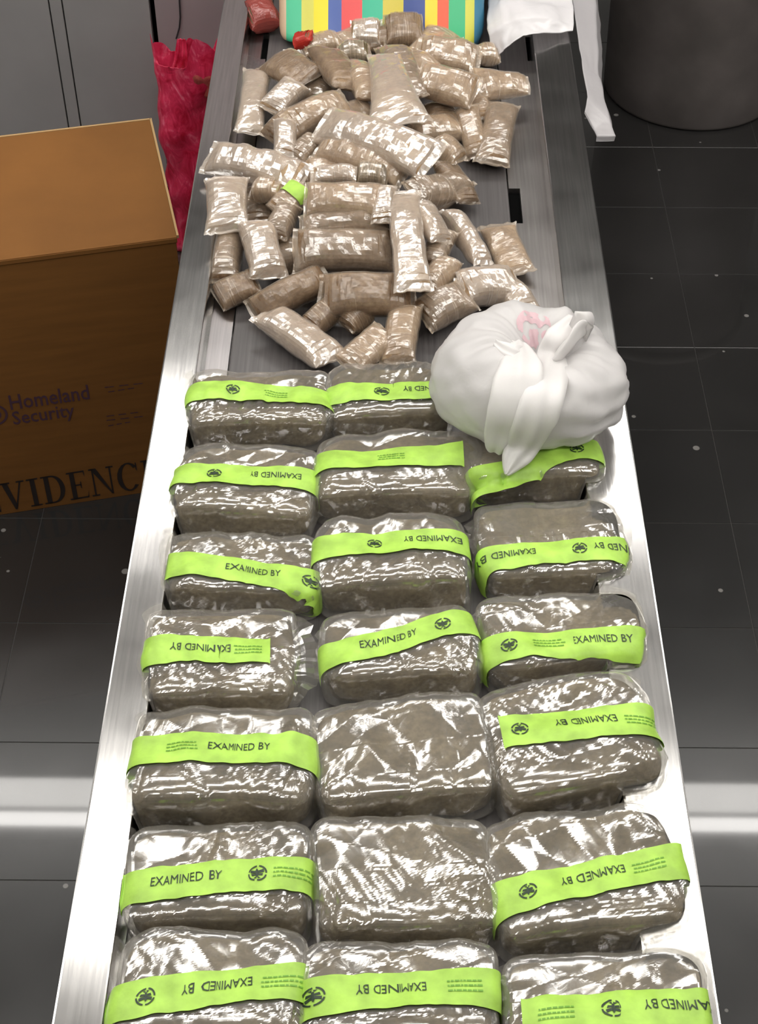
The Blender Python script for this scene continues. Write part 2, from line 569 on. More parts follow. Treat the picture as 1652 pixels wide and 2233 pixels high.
cabinet('metal_cabinet', 'grey metal cabinet with narrow twin door seams behind the cardboard box', -1.9, xc_, M['cab'], [-1.35, xa, xb])
cabinet('metal_cabinet', 'mauve grey metal cabinet behind the pink plastic bag', xd, 0.25, M['cab2'], [-0.18])
print('cab', xa, xb, xc_, xd)

# ------------------------------------------------------------------ cardboard evidence box
F0, F1 = at(0, 1123, 0), at(310, 1075, 0)
BD = (F1 - F0).normalized()
BN = Vector((BD.y, -BD.x, 0))                 # out of the front face
cr = at_plane(383, 517, F0, BN)
ZT = cr.z
BW, BDEP = 0.60, 0.44
base = Vector((cr.x, cr.y, 0))
box = empty('cardboard_box', base, 'brown cardboard evidence box on the black floor by the table', 'box', rotz=math.atan2(BD.y, BD.x))
# local frame: x to the right along the front face (0 = right front corner), y to the back
th = 0.004
MB().box((-BW, 0, 0), (0, th, ZT - 0.006)).build('front_panel', M['card'], box, 0.001)
MB().box((-BW, BDEP - th, 0), (0, BDEP, ZT - 0.006)).build('back_panel', M['card'], box, 0.001)
MB().box((-th, th, 0), (0, BDEP - th, ZT - 0.006)).build('side_panel', M['card'], box, 0.001)
MB().box((-BW, th, 0), (-BW + th, BDEP - th, ZT - 0.006)).build('side_panel', M['card'], box, 0.001)
MB().box((-BW + th, th, 0.001), (-th, BDEP - th, th)).build('bottom_panel', M['card'], box)
MB().box((-BW, -0.001, ZT - 0.005), (0.002, BDEP + 0.001, ZT)).build('top_flap', M['card'], box, 0.0012)
e = MB().box((-BW, BDEP + 0.001, ZT - 0.006), (0.004, BDEP + 0.006, ZT + 0.001))
e.box((0.0021, 0.004, ZT - 0.006), (0.0065, BDEP + 0.006, ZT + 0.001))
e.build('flap_edge', M['card_edge'], box)
MB().box((-BW, -0.0022, ZT - 0.012), (0.002, -0.0002, ZT - 0.002)).build('fold_crease', M['card'], box, 0.001)

BR = Matrix(((BD.x, -BN.x, 0), (BD.y, -BN.y, 0), (0, 0, 1)))


def face_px(px, py):
    """pixel -> (x, z) on the front face of the box"""
    p = at_plane(px, py, F0, BN) - base
    return p.dot(BD), p.z


def font_mesh(txt, bold=0.0):
    cu = bpy.data.curves.new('txt', 'FONT')
    cu.body = txt
    cu.size = 1.0
    cu.offset = bold
    cu.resolution_u = 2
    cu.fill_mode = 'BOTH'
    ob = bpy.data.objects.new('txt', cu)
    COL.objects.link(ob)
    dg = bpy.context.evaluated_depsgraph_get()
    me = bpy.data.meshes.new_from_object(ob.evaluated_get(dg))
    vs = [(v.co.x, v.co.y) for v in me.vertices]
    fs = [list(p.vertices) for p in me.polygons]
    bpy.data.objects.remove(ob)
    bpy.data.curves.remove(cu)
    bpy.data.meshes.remove(me)
    x0, x1 = min(v[0] for v in vs), max(v[0] for v in vs)
    y0, y1 = 0.0, 0.70
    return [((x - x0) / (x1 - x0), (y - y0) / (y1 - y0)) for x, y in vs], fs


def box_print(name, tris, p_lo, p_hi, height, mat):
    """tris = (unit verts, faces), laid on the front face from p_lo (left baseline px) to p_hi (right baseline px)"""
    a, b = face_px(*p_lo), face_px(*p_hi)
    vs = []
    for u, v in tris[0]:
        vs.append((a[0] + (b[0] - a[0]) * u, -0.0012, a[1] + (b[1] - a[1]) * u + v * height))
    return mesh_from(name, vs, tris[1], mat, box, False)


def serif_word(word):
    """heavy slab-like serif capitals drawn as polygons; returns unit verts + faces"""
    V, F = [], []
    T, H, S = 0.17, 0.055, 0.055

    def poly(pts):
        b = len(V)
        V.extend(pts)
        F.append(list(range(b, b + len(pts))))

    def rect(x0, y0, x1, y1): poly([(x0, y0), (x1, y0), (x1, y1), (x0, y1)])

    def arc(cx, cy, rx0, ry0, rx1, ry1, a0, a1, n=14):
        for k in range(n):
            t0, t1 = a0 + (a1 - a0) * k / n, a0 + (a1 - a0) * (k + 1) / n
            poly([(cx + rx0 * math.cos(t0), cy + ry0 * math.sin(t0)), (cx + rx0 * math.cos(t1), cy + ry0 * math.sin(t1)),
                  (cx + rx1 * math.cos(t1), cy + ry1 * math.sin(t1)), (cx + rx1 * math.cos(t0), cy + ry1 * math.sin(t0))])
    x = 0.0
    for ch in word:
        if ch == 'I':
            rect(x + .12, 0, x + .12 + T, 1); rect(x, 0, x + .41, S); rect(x, 1 - S, x + .41, 1); x += .41
        elif ch == 'E':
            rect(x + .10, 0, x + .10 + T, 1); rect(x, 0, x + .66, S); rect(x, 1 - S, x + .64, 1); rect(x + .2, .48, x + .48, .48 + S)
            poly([(x + .60, 1), (x + .64, 1), (x + .64, .76), (x + .60, .9)]); poly([(x + .60, 0), (x + .68, 0), (x + .70, .28), (x + .66, .1)])
            poly([(x + .44, .40), (x + .48, .36), (x + .48, .64), (x + .44, .6)]); x += .70
        elif ch == 'V':
            poly([(x + .08, 1), (x + .28, 1), (x + .50, .14), (x + .43, 0), (x + .40, 0)]); poly([(x + .72, 1), (x + .78, 1), (x + .47, 0), (x + .41, 0)])
            rect(x, 1 - S, x + .38, 1); rect(x + .6, 1 - S, x + .88, 1); x += .86
        elif ch == 'D':
            rect(x + .10, 0, x + .10 + T, 1); rect(x, 0, x + .4, S); rect(x, 1 - S, x + .4, 1)
            arc(x + .36, .5, .44, .5, .27, .5 - S, -math.pi / 2, math.pi / 2); x += .82
        elif ch == 'N':
            rect(x + .10, 0, x + .16, 1); rect(x + .72, 0, x + .78, 1); poly([(x + .06, 1), (x + .26, 1), (x + .78, 0), (x + .72, 0)])
            rect(x, 0, x + .28, S); rect(x, 1 - S, x + .2, 1); rect(x + .62, 1 - S, x + .88, 1); x += .88
        elif ch == 'C':
            arc(x + .42, .5, .42, .52, .25, .52 - S, math.pi * .22, math.pi * 1.78); poly([(x + .70, .98), (x + .74, .98), (x + .75, .66), (x + .70, .74)]); x += .80
        x += .10
    W = x - .10
    return [(a / W, b) for a, b in V], F


fE0, fE1 = face_px(-30, 1121), face_px(383, 1058)
mE = serif_word('EVIDENCE')
hE = face_px(110, 1035)[1] - face_px(110, 1096)[1]
box_print('evidence_lettering', mE, (-38, 1122), (355, 1057), hE, M['ink'])
hH = face_px(110, 853)[1] - face_px(110, 889)[1]
box_print('department_lettering', font_mesh('Homeland', 0.01), (24, 893), (196, 869), hH * 0.9, M['ink_blue'])
box_print('department_lettering', font_mesh('Security', 0.01), (30, 925), (164, 906), hH * 0.8, M['ink_blue'])
# printed seal left of the words, and the rule lines of the fill-in labels on the right
cs = face_px(-14, 905)
sv, sf = [], []
for (r0, r1) in ((0.024, 0.029), (0.006, 0.016)):
    for k in range(28):
        a0, a1 = 2 * math.pi * k / 28, 2 * math.pi * (k + 1) / 28
        b = len(sv)
        sv += [(cs[0] + r0 * math.cos(a0), -0.0012, cs[1] + r0 * math.sin(a0)), (cs[0] + r0 * math.cos(a1), -0.0012, cs[1] + r0 * math.sin(a1)),
               (cs[0] + r1 * math.cos(a1), -0.0012, cs[1] + r1 * math.sin(a1)), (cs[0] + r1 * math.cos(a0), -0.0012, cs[1] + r1 * math.sin(a0))]
        sf.append([b, b + 1, b + 2, b + 3])
mesh_from('printed_seal', sv, sf, M['ink_blue'], box, False)
for rows in (((842, (228, 322)), (852, (236, 300))), ((905, (232, 310)), (914, (232, 322)), (926, (236, 290)))):
  sv, sf = [], []
  for (y0, xs) in rows:
    a, b_ = face_px(xs[0], y0 + 2), face_px(xs[1], y0 - 8)
    n = 9
    for k in range(n):
        if k % 3 == 2: continue
        t0, t1 = k / n, (k + 0.9) / n
        b = len(sv)
        xa_, xb_ = a[0] + (b_[0] - a[0]) * t0, a[0] + (b_[0] - a[0]) * t1
        za_, zb_ = a[1] + (b_[1] - a[1]) * t0, a[1] + (b_[1] - a[1]) * t1
        sv += [(xa_, -0.0012, za_ - .0012), (xb_, -0.0012, zb_ - .0012), (xb_, -0.0012, zb_ + .0012), (xa_, -0.0012, za_ + .0012)]
        sf.append([b, b + 1, b + 2, b + 3])
  pb_ = mesh_from('small_print', sv, sf, M['ink_blue'], box, False)
  pb_['kind'] = 'stuff'

# ------------------------------------------------------------------ dark round bin
bx, by = 0.90, 4.27
binr = empty('waste_bin', (bx, by, 0), 'large dark round waste bin standing on the black floor', 'bin')


def lathe(name, prof, mat, parent, n=56, close=True):
    vs, fs = [], []
    for r, z in prof:
        for k in range(n):
            a = 2 * math.pi * k / n
            vs.append((r * math.cos(a), r * math.sin(a), z))
    for i in range(len(prof) - 1):
        for k in range(n):
            k2 = (k + 1) % n
            fs.append([i * n + k, i * n + k2, (i + 1) * n + k2, (i + 1) * n + k])
    if close:
        fs.append(list(reversed(range(n))))
    return mesh_from(name, vs, fs, mat, parent, True)


lathe('barrel', [(0.25, 0.0), (0.258, 0.004), (0.26, 0.012), (0.262, 0.10), (0.27, 0.45), (0.28, 0.80), (0.285, 0.84), (0.278, 0.84), (0.262, 0.45), (0.252, 0.02)], M['bin'], binr)
lathe('rim', [(0.283, 0.815), (0.295, 0.82), (0.298, 0.835), (0.295, 0.85), (0.277, 0.852), (0.276, 0.842)], M['bin'], binr, close=False)

# ------------------------------------------------------------------ packets: helpers
def nz(p, s, seed=0.0):
    return noise.noise(Vector((p[0] * s + seed, p[1] * s + seed * 1.7, p[2] * s - seed)))


def cube_grid(n, m, k):
    """unit cube surface grid, n x m x k cells; returns points and quads, welded"""
    idx, V, F = {}, [], []

    def vid(p):
        key = tuple(round(c, 5) for c in p)
        if key not in idx:
            idx[key] = len(V)
            V.append(p)
        return idx[key]

    def face(nu, nv, fn):
        for i in range(nu):
            for j in range(nv):
                q = [fn(-1 + 2 * a / nu, -1 + 2 * b / nv) for a, b in ((i, j), (i + 1, j), (i + 1, j + 1), (i, j + 1))]
                F.append([vid(p) for p in q])
    face(n, m, lambda u, v: (u, v, 1))
    face(m, n, lambda u, v: (v, u, -1))
    face(n, k, lambda u, v: (u, -1, v))
    face(k, n, lambda u, v: (v, 1, u))
    face(m, k, lambda u, v: (1, u, v))
    face(k, m, lambda u, v: (-1, v, u))
    return V, F


CG_FILM = cube_grid(84, 60, 26)
CG_HERB = cube_grid(48, 36, 14)


def super_shape(CG, w_, d_, t_, ex, seed, lump, squash):
    pts = []
    for (x, y, z) in CG[0]:
        r = (abs(x) ** ex + abs(y) ** ex + abs(z) ** ex) ** (1.0 / ex)
        n_ = Vector((x / r, y / r, z / r))
        p = Vector((n_.x * w_ / 2, n_.y * d_ / 2, n_.z * t_ / 2))
        # the brick bulges in front and sags behind; a soft hollow across the middle
        if n_.z > 0:
            p.z *= 1.0 + 0.16 * n_.x * math.sin(seed * 5.1) + 0.12 * n_.x * n_.y * math.sin(seed * 3.3)
            p.z *= 1.0 + squash * (-n_.y) - 0.10 * math.exp(-((n_.x * 1.4) ** 2 + (n_.y * 1.2 - 0.2) ** 2) * 1.5)
            p.z *= 1.0 - 0.30 * abs(n_.x) ** 4 * max(0.0, 0.4 - n_.y)
        low = nz(p, 10, seed) * lump * 0.55
        p += n_ * low
        p.z = max(p.z, -t_ / 2)
        pts.append((p, n_))
    return pts


def crease_set(r, w_, d_, t_, k):
    cs_ = []
    for _ in range(k):
        c = Vector((r.uniform(-w_ / 2, w_ / 2), r.uniform(-d_ / 2, d_ / 2), r.choice((t_ / 2, t_ / 2, 0.0))))
        if c.z == 0: c.y = -d_ / 2
        a = r.uniform(0, math.pi) if r.random() < 0.5 else r.gauss(math.pi / 2, 0.5)
        cs_.append((c, Vector((math.cos(a), math.sin(a), r.uniform(-.5, .5))).normalized(), r.uniform(0.005, 0.014), r.uniform(0.02, 0.07), r.uniform(0.0015, 0.006) * r.choice((1, 1, -0.5))))
    return cs_


def crease(p, cs_):
    h = 0.0
    for c, a, wd, ln, amp in cs_:
        v = p - c
        al = v.dot(a)
        if abs(al) > ln: continue
        q = (v - a * al).length
        if q < wd:
            h += amp * (1 - q / wd) * (1 - (al / ln) ** 2)
    return h



def crumple_set(r, k=7, lo=0.022, hi=0.075, amp=1.0, along=False):
    out = []
    for i in range(k):
        lam = r.uniform(lo, hi)
        a = r.gauss(0.0, 0.4) if along else r.uniform(0, math.pi)
        d = Vector((math.cos(a), math.sin(a), r.uniform(-.8, .8))).normalized()
        out.append((d, 1.0 / lam, r.random(), amp * lam * r.uniform(0.03, 0.075), r.uniform(0, 50)))
    return out


def crumple(p, cs_):
    """straight-creased, flat-faceted relief of creased film: triangle waves in several directions"""
    h = 0.0
    wv = 0.05 * nz(p, 16, 7.7)
    for d, f_, ph, am, sd in cs_:
        x = p.dot(d) * f_ + ph + wv
        t_ = abs((x % 1.0) * 2 - 1)
        h += am * t_ * max(0.0, 0.6 + 0.9 * nz(p, 5, sd))
    return h


TXT = font_mesh('EXAMINED BY', 0.0)


def emblem_mesh():
    """round dark seal: rim ring, spread wings, body and tail"""
    V, F = [], []

    def poly(p):
        b = len(V)
        V.extend(p)
        F.append(list(range(b, b + len(p))))
    for k in range(24):
        if k % 6 == 5: continue
        a0, a1 = 2 * math.pi * k / 24, 2 * math.pi * (k + 1) / 24
        poly([(r_ * math.cos(a), r_ * math.sin(a)) for r_, a in ((.82, a0), (.82, a1), (1, a1), (1, a0))])
    poly([(-.10, -.5), (.10, -.5), (.14, .3), (0, .6), (-.14, .3)])
    for sx in (-1, 1):
        poly([(sx * .12, .25), (sx * .65, .45), (sx * .68, .1), (sx * .12, -.05)][::sx])
        poly([(sx * .12, -.1), (sx * .6, -.05), (sx * .5, -.35), (sx * .12, -.3)][::sx])
        poly([(sx * .08, -.45), (sx * .35, -.65), (sx * .05, -.7)][::sx])
    return V, F


EMB = emblem_mesh()
print('font verts', len(TXT[0]))


class Tape:
    """a strip draped on a surface: grid of points along s (metres from the middle) and t (across)"""
    def __init__(self, bvh, w_, t_, y_of_s, s0, s1, width, zc, ex=4.5, ns=80, nt=10, lift=0.0026):
        a, b = w_ / 2 + 0.03, t_ / 2 + 0.03
        # outline of an enclosing superellipse, by arc length from the top middle
        prof = []
        for k in range(1441):
            an = math.pi / 2 - math.pi * (k - 720) / 720 * 0.98
            c_, s_ = math.cos(an), math.sin(an)
            prof.append(((w_ / 2) * math.copysign(abs(c_) ** (2 / ex), c_), (t_ / 2) * math.copysign(abs(s_) ** (2 / ex), s_)))
        L = [0.0]
        for k in range(1, len(prof)):
            L.append(L[-1] + math.dist(prof[k], prof[k - 1]))
        mid = L[720]
        L = [l - mid for l in L]
        self.s0, self.s1, self.width, self.ns, self.nt = s0, s1, width, ns, nt
        G = []
        for i in range(ns + 1):
            s = s0 + (s1 - s0) * i / ns
            k = max(1, min(len(L) - 2, int(np.searchsorted(L, s))))
            px_, pz_ = prof[k]
            nx_ = math.copysign(abs(px_ / (w_ / 2)) ** (ex - 1), px_) / (w_ / 2)
            nz_ = math.copysign(abs(pz_ / (t_ / 2)) ** (ex - 1), pz_) / (t_ / 2)
            nn = Vector((nx_, 0, nz_)).normalized()
            row = []
            for j in range(nt + 1):
                t = -0.5 + j / nt
                y = y_of_s(s) + t * width * (1.0 + 0.10 * nz((s, t * 0.02, y_of_s(0)), 55, 3.0) + 0.05 * nz((s, t * 0.02, 0), 160, 5.0))
                org = Vector((px_, y, pz_ + zc)) + nn * 0.05
                hit, n_, _i, _d = bvh.ray_cast(org, -nn, 0.12)
                row.append(hit if hit is not None else Vector((px_ * 0.99, y, pz_ + zc)))
            G.append(row)
        for _ in range(2):
            H = [[p.copy() for p in r] for r in G]
            for i in range(1, ns):
                for j in range(nt + 1):
                    js = [q for q in (j - 1, j + 1) if 0 <= q <= nt]
                    acc = H[i - 1][j] + H[i + 1][j]
                    for q in js: acc = acc + H[i][q]
                    G[i][j] = H[i][j] * 0.4 + acc * (0.6 / (2 + len(js)))
        # outward normals
        self.Nm = []
        for i in range(ns + 1):
            row = []
            for j in range(nt + 1):
                du = G[min(ns, i + 1)][j] - G[max(0, i - 1)][j]
                dv = G[i][min(nt, j + 1)] - G[i][max(0, j - 1)]
                n_ = du.cross(dv)
                row.append(n_.normalized() if n_.length > 1e-9 else Vector((0, 0, 1)))
            self.Nm.append(row)
        self.G = [[G[i][j] + self.Nm[i][j] * lift for j in range(nt + 1)] for i in range(ns + 1)]

    def point(self, s, t, eps=0.0009):
        fi = min(self.ns - 1e-6, max(0, (s - self.s0) / (self.s1 - self.s0) * self.ns))
        fj = min(self.nt - 1e-6, max(0, (t + 0.5) * self.nt))
        i, j = int(fi), int(fj)
        a, b = fi - i, fj - j

        def bl(A):
            return (A[i][j] * (1 - a) + A[i + 1][j] * a) * (1 - b) + (A[i][j + 1] * (1 - a) + A[i + 1][j + 1] * a) * b
        return bl(self.G) + bl(self.Nm) * eps

    def mesh(self, name, mat, parent, jag=None):
        vs, fs = [], []
        W = self.nt + 1
        for i in range(self.ns + 1):
            for j in range(W):
                vs.append(self.G[i][j])
        for i in range(self.ns):
            for j in range(self.nt):
                fs.append([i * W + j, (i + 1) * W + j, (i + 1) * W + j + 1, i * W + j + 1])
        return mesh_from(name, vs, fs, mat, parent)

    def mark(self, name, tris, s, t, hw, hh, flip, mat, parent, unit='box'):
        """lay 2D art on the tape, centred at s (m) and t (-.5..+.5); hw, hh half sizes in m"""
        vs = []
        for u, v in tris[0]:
            if unit == 'box':
                u, v = (u - 0.5) * 2, (v - 0.5) * 2
            if flip: u, v = -u, -v
            vs.append(self.point(s + u * hw, t + v * hh / self.width))
        fs = [f for f in tris[1]]
        return mesh_from(name, vs, fs, mat, parent, False)


PRINT_W = 0.036


def small_lines(seed):
    r = random.Random(seed)
    V, F = [], []
    for row in range(3):
        x = 0.0
        while x < 0.95:
            l = r.uniform(0.05, 0.14)
            y0 = 0.12 + row * 0.34
            b = len(V)
            V += [(x, y0), (min(1, x + l), y0), (min(1, x + l), y0 + 0.12), (x, y0 + 0.12)]
            F.append([b, b + 1, b + 2, b + 3])
            x += l + 0.03
    return V, F


M['fineprint'] = principled('dark_green_fine_print', (0.14, 0.34, 0.03), 0.5)
M['tape_ink'] = principled('black_tape_ink', (0.012, 0.03, 0.012), 0.5)


# image row where the top of each packet disappears behind the one beyond it
REAR = {11: 825, 12: 985, 13: 1180, 14: 1342, 15: 1565, 16: 1820, 17: 2052, 21: 808, 22: 965, 23: 1145, 24: 1345, 25: 1535,
        26: 1800, 27: 2072, 31: 935, 32: 1110, 33: 1315, 34: 1500, 35: 1792, 36: 2095}


def packet(seed, xl, xr, yb_l, yb_r, depth, thick, label, tape=None, marks=(), squash=0.28, flat_right=0.0, lump=0.006, ncrease=16, lean=0.0):
    """a clear-film packet of compressed herb lying on the bed. xl/xr: pixel x of its front edge, yb_*: pixel y of its
    front bottom edge on the bed; depth and thick in metres"""
    r = random.Random(seed)
    a, b = at(xl, yb_l, BED + 0.002), at(xr, yb_r, BED + 0.002)
    kx = (CAMZ - BED - 0.6 * thick) / (CAMZ - BED)
    a.x *= kx
    b.x *= kx
    wd = (b - a).length
    ang = math.atan2(b.y - a.y, b.x - a.x)
    mid = (a + b) / 2
    depth = max(0.09, at((xl + xr) / 2, REAR[seed], BED + thick * 0.72).y - mid.y)
    back = Vector((-math.sin(ang), math.cos(ang), 0))
    c = mid + back * (depth / 2)
    c.z = BED + 0.002
    t = empty('evidence_packet', c, label, 'packet', 'clear packets of dried herb laid in rows on the table', rotz=ang)
    w_ = wd * 0.965
    zc = thick / 2
    ca_, sa_ = math.cos(ang), math.sin(ang)

    def drape_z(p, z, lift):
        wx = c.x + ca_ * p.x - sa_ * p.y
        over = max(wx - (XIR - 0.008), (XIL + 0.008) - wx)
        if over <= 0:
            return z
        return max(z, min(1.0, over / 0.007) * (RAIL - BED - 0.002) + lift)
    # contents
    cr_ = crumple_set(r, 6, 0.035, 0.10, 0.9)
    P_ = super_shape(CG_HERB, w_ - 0.008, depth - 0.008, thick - 0.008, 6.5, seed * 1.31, lump, squash)
    lz = min(p.z for p, _ in P_)
    P_ = [(p + n_ * (crumple(p, cr_) - 0.001), n_) for p, n_ in P_]
    mesh_from('contents', [(p.x, p.y, drape_z(p, max(0.001, p.z + zc), 0.004)) for p, _ in P_], CG_HERB[1], M['herb'], t)
    # film
    Q = super_shape(CG_FILM, w_ - 0.001, depth - 0.001, thick - 0.001, 6.5, seed * 1.31, lump, squash)
    cs_ = crease_set(r, w_, depth, thick, ncrease)
    
    cr2 = crumple_set(r, 4, 0.009, 0.020, 0.9, True)
    vs = []
    for p, n_ in Q:
        h = crease(p, cs_) * 0.7 + crumple(p, cr_) + crumple(p, cr2) * max(0, 0.35 + 1.2 * nz(p, 12, seed) + (0.7 if -0.6 < n_.y < 0 else 0))
        # tight pleats gathered along the lower front edge
        if n_.y < 0 and abs(n_.y) > 0.6:
            h += 0.0005 * math.sin(p.x * 200 + 6 * nz(p, 20, seed)) * (0.4 + nz(p, 12, seed + 3))
        p = p + n_ * (h + 0.0025)
        p.z = drape_z(p, max(p.z + zc, 0.0), 0.0012)
        vs.append(p)
    bv = BVHTree.FromPolygons([tuple(v) for v in vs], CG_FILM[1])
    F = list(CG_FILM[1])
    # loose film margins: pressed-flat fins round the sides and the open end behind
    b0 = len(vs)
    nf = 70
    ring = []
    for k in range(nf + 1):
        u = -0.5 + k / nf            # from the front left corner round the back to the front right
        an = -math.pi * 0.22 + (math.pi * 1.44) * (k / nf)
        ca, sa = math.cos(an), math.sin(an)
        e_ = 5.0
        q = (abs(ca) ** e_ + abs(sa) ** e_) ** (1 / e_)
        x0, y0 = (w_ / 2) * ca / q, (depth / 2) * sa / q
        grow = 0.013 + 0.008 * nz((ca, sa, seed), 2.5, seed) + (0.010 if sa > 0.6 else 0.0) + (flat_right * max(0, ca) ** 2)
        grow = max(0.002, grow * min(1, k / 9, (nf - k) / 9))
        nrm = Vector((ca, sa, 0)).normalized()
        zz = thick * (0.32 + 0.12 * nz((ca, sa, 0), 3, seed + 2))
        wav = 0.006 * nz((ca, sa, 0), 11, seed + 5)
        p0 = Vector((x0, y0, zz)) * 1.0
        p0 -= nrm * 0.002
        p2 = p0 + nrm * (grow + 0.003)
        p2.z = max(0.002, zz - 0.004 + wav * 1.6)
        p1 = p0.lerp(p2, 0.5)
        p1.z += 0.003 + wav * 0.5
        for q_ in (p0, p1, p2):
            q_.z = drape_z(q_, q_.z, 0.0015)
        vs += [p0, p1, p2]
    for k in range(nf):
        for j in range(2):
            i = b0 + k * 3 + j
            F.append([i, i + 3, i + 4, i + 1])
    mesh_from('film_wrap', [(p.x, p.y, p.z + lean * p.y) for p in vs], F, M['film'], t, False)
    if tape:
        # tape: pixel row of its middle at the left and right ends, its width in m, ends (pixel x), optional wave
        ty_l, ty_r, width, x0p, x1p, wave = tape
        inv = Matrix.Rotation(-ang, 3, 'Z')
        zz = BED + thick * 1.02

        def loc(px, py): return inv @ (at(px, py, zz) - c)
        L_, R_ = loc(x0p, ty_l), loc(x1p, ty_r)
        sl = (R_.y - L_.y) / max(1e-6, (R_.x - L_.x))
        half = w_ / 2

        def ext(x):      # how far the strip runs: beyond the shoulder it wraps down the side
            return x if abs(x) < half * 0.94 else math.copysign(half * 0.94 + min(0.05, (abs(x) - half * 0.94) * 1.0 + 0.026), x)
        s0, s1 = ext(L_.x), ext(R_.x)

        def yf(s):
            u = (s - L_.x) / max(1e-6, R_.x - L_.x)
            return L_.y + sl * (max(-half, min(half, s)) - L_.x) + wave * math.sin(u * math.pi * 2) + 0.002 * nz((s, 0, 0), 30, seed)
        T = Tape(bv, w_, thick, yf, s0, s1, width, zc)
        for row in T.G:
            for q_ in row:
                q_.z = drape_z(q_, q_.z, 0.004)
        if lean:
            for i in range(T.ns + 1):
                for j in range(T.nt + 1):
                    T.G[i][j] = T.G[i][j] + Vector((0, 0, lean * T.G[i][j].y))
        to = T.mesh('green_tape', M['tape'], t)
        for kind, px_, flip in marks:
            s = loc(px_, (ty_l + ty_r) / 2).x
            if kind == 'txt':
                T.mark('lettering', TXT, s, 0.04, PRINT_W, 0.0058, flip, M['tape_ink'], to)
            elif kind == 'emb':
                T.mark('printed_emblem', EMB, s, 0.0, 0.0098, 0.0098, flip, M['tape_ink'], to, unit='unit')
            else:
                T.mark('fine_print', small_lines(seed), s, 0.0, 0.0175, 0.008, flip, M['fineprint'], to)
    return t


TW = 0.047
# column on the side of the cardboard box, from far to near
packet(11, 405, 712, 990, 984, 0.116, 0.058, 'green taped clear packet at the far end of the column nearest the cardboard box', (866, 870, TW, 412, 706, 0.002), [('emb', 508, True), ('fine', 600, True)], ncrease=34)
packet(12, 365, 680, 1180, 1186, 0.140, 0.060, 'green taped clear packet with a tilted front ridge, second along the box side column', (1046, 1046, TW, 362, 684, 0.0), [('emb', 468, True), ('txt', 598, True)], ncrease=12, flat_right=0.01)
packet(13, 350, 688, 1342, 1350, 0.105, 0.052, 'green taped clear packet with the tape sloping down, third along the box side column', (1236, 1276, TW, 362, 694, 0.0), [('txt', 552, False), ('emb', 672, False)])
packet(14, 306, 640, 1585, 1580, 0.150, 0.062, 'green taped clear packet with wide loose clear film beside it, fourth along box side column', (1427, 1427, TW, 312, 588, 0.0), [('txt', 438, True), ('fine', 540, True)], flat_right=0.022, ncrease=14)
packet(15, 284, 668, 1815, 1815, 0.135, 0.068, 'green taped clear packet with a bright smooth front ridge, fifth along the box side column', (1645, 1645, TW + .004, 305, 664, 0.0), [('txt', 520, False), ('fine', 400, False)], ncrease=10)
packet(16, 268, 664, 2062, 2052, 0.130, 0.056, 'green taped clear packet with emblem beside upright lettering, second nearest in the box side column', (1940, 1914, TW, 280, 668, 0.0), [('txt', 405, False), ('emb', 562, False), ('fine', 630, False)])
packet(17, 246, 660, 2322, 2312, 0.150, 0.060, 'green taped clear packet nearest the camera in the box side column', (2192, 2148, TW, 246, 646, 0.0), [('emb', 322, True), ('txt', 474, True), ('fine', 606, True)])
# middle column
packet(21, 715, 985, 968, 962, 0.116, 0.054, 'green taped clear packet half covered by the white carrier bag, far end of middle column', (866, 864, TW, 712, 965, 0.0), [('emb', 828, True), ('txt', 932, True)], ncrease=20)
packet(22, 694, 1040, 1142, 1138, 0.125, 0.056, 'green taped clear packet with shiny plain tape, second along the middle column', (1014, 1010, TW, 706, 1002, 0.0), [('fine', 850, True)], flat_right=0.012)
packet(23, 694, 1024, 1352, 1338, 0.128, 0.066, 'green taped clear packet with tall straight dark front, third along the middle column', (1196, 1188, TW, 694, 1012, 0.0), [('emb', 815, True), ('txt', 938, True)], ncrease=9, flat_right=0.006)
packet(24, 708, 1042, 1550, 1528, 0.135, 0.060, 'clear packet with wavy slanting green tape, fourth along the middle column', (1432, 1362, TW, 716, 1034, -0.006), [('txt', 846, False), ('emb', 968, False)])
packet(25, 700, 1094, 1822, 1778, 0.160, 0.062, 'clear packet without tape on top and with broad white gleams, behind the nearest untaped one', None, lump=0.008)
packet(26, 686, 1088, 2082, 2070, 0.152, 0.056, 'clear packet without tape on top, second nearest in the middle column', None, lump=0.005, ncrease=22)
packet(27, 664, 1092, 2328, 2310, 0.145, 0.060, 'green taped clear packet nearest the camera in the middle column', (2186, 2152, TW, 664, 1090, 0.0), [('emb', 694, True), ('txt', 852, True), ('fine', 1010, True)])
# column under and in front of the white carrier bag
packet(31, 1022, 1322, 1116, 1096, 0.130, 0.062, 'clear packet with wavy green tape under the tail of the tied white carrier bag', (1056, 985, TW, 1012, 1318, -0.008), [('emb', 1262, True)], ncrease=24)
packet(32, 1056, 1380, 1322, 1306, 0.125, 0.056, 'green taped clear packet second along the column in front of the white carrier bag', (1228, 1206, TW, 1044, 1368, 0.0), [('txt', 1106, True), ('emb', 1262, True), ('txt', 1352, True)], ncrease=24)
packet(33, 1066, 1412, 1512, 1496, 0.118, 0.056, 'green taped clear packet third along the column in front of the white carrier bag', (1422, 1412, TW, 1062, 1400, 0.0), [('emb', 1112, False), ('fine', 1190, False), ('txt', 1308, False)], ncrease=20)
packet(34, 1100, 1456, 1808, 1764, 0.168, 0.070, 'thick green taped clear packet with a tall dark front, fourth along the white bag column', (1600, 1580, TW + .006, 1096, 1440, 0.0), [('emb', 1132, True), ('txt', 1274, True), ('fine', 1390, True)], ncrease=12)
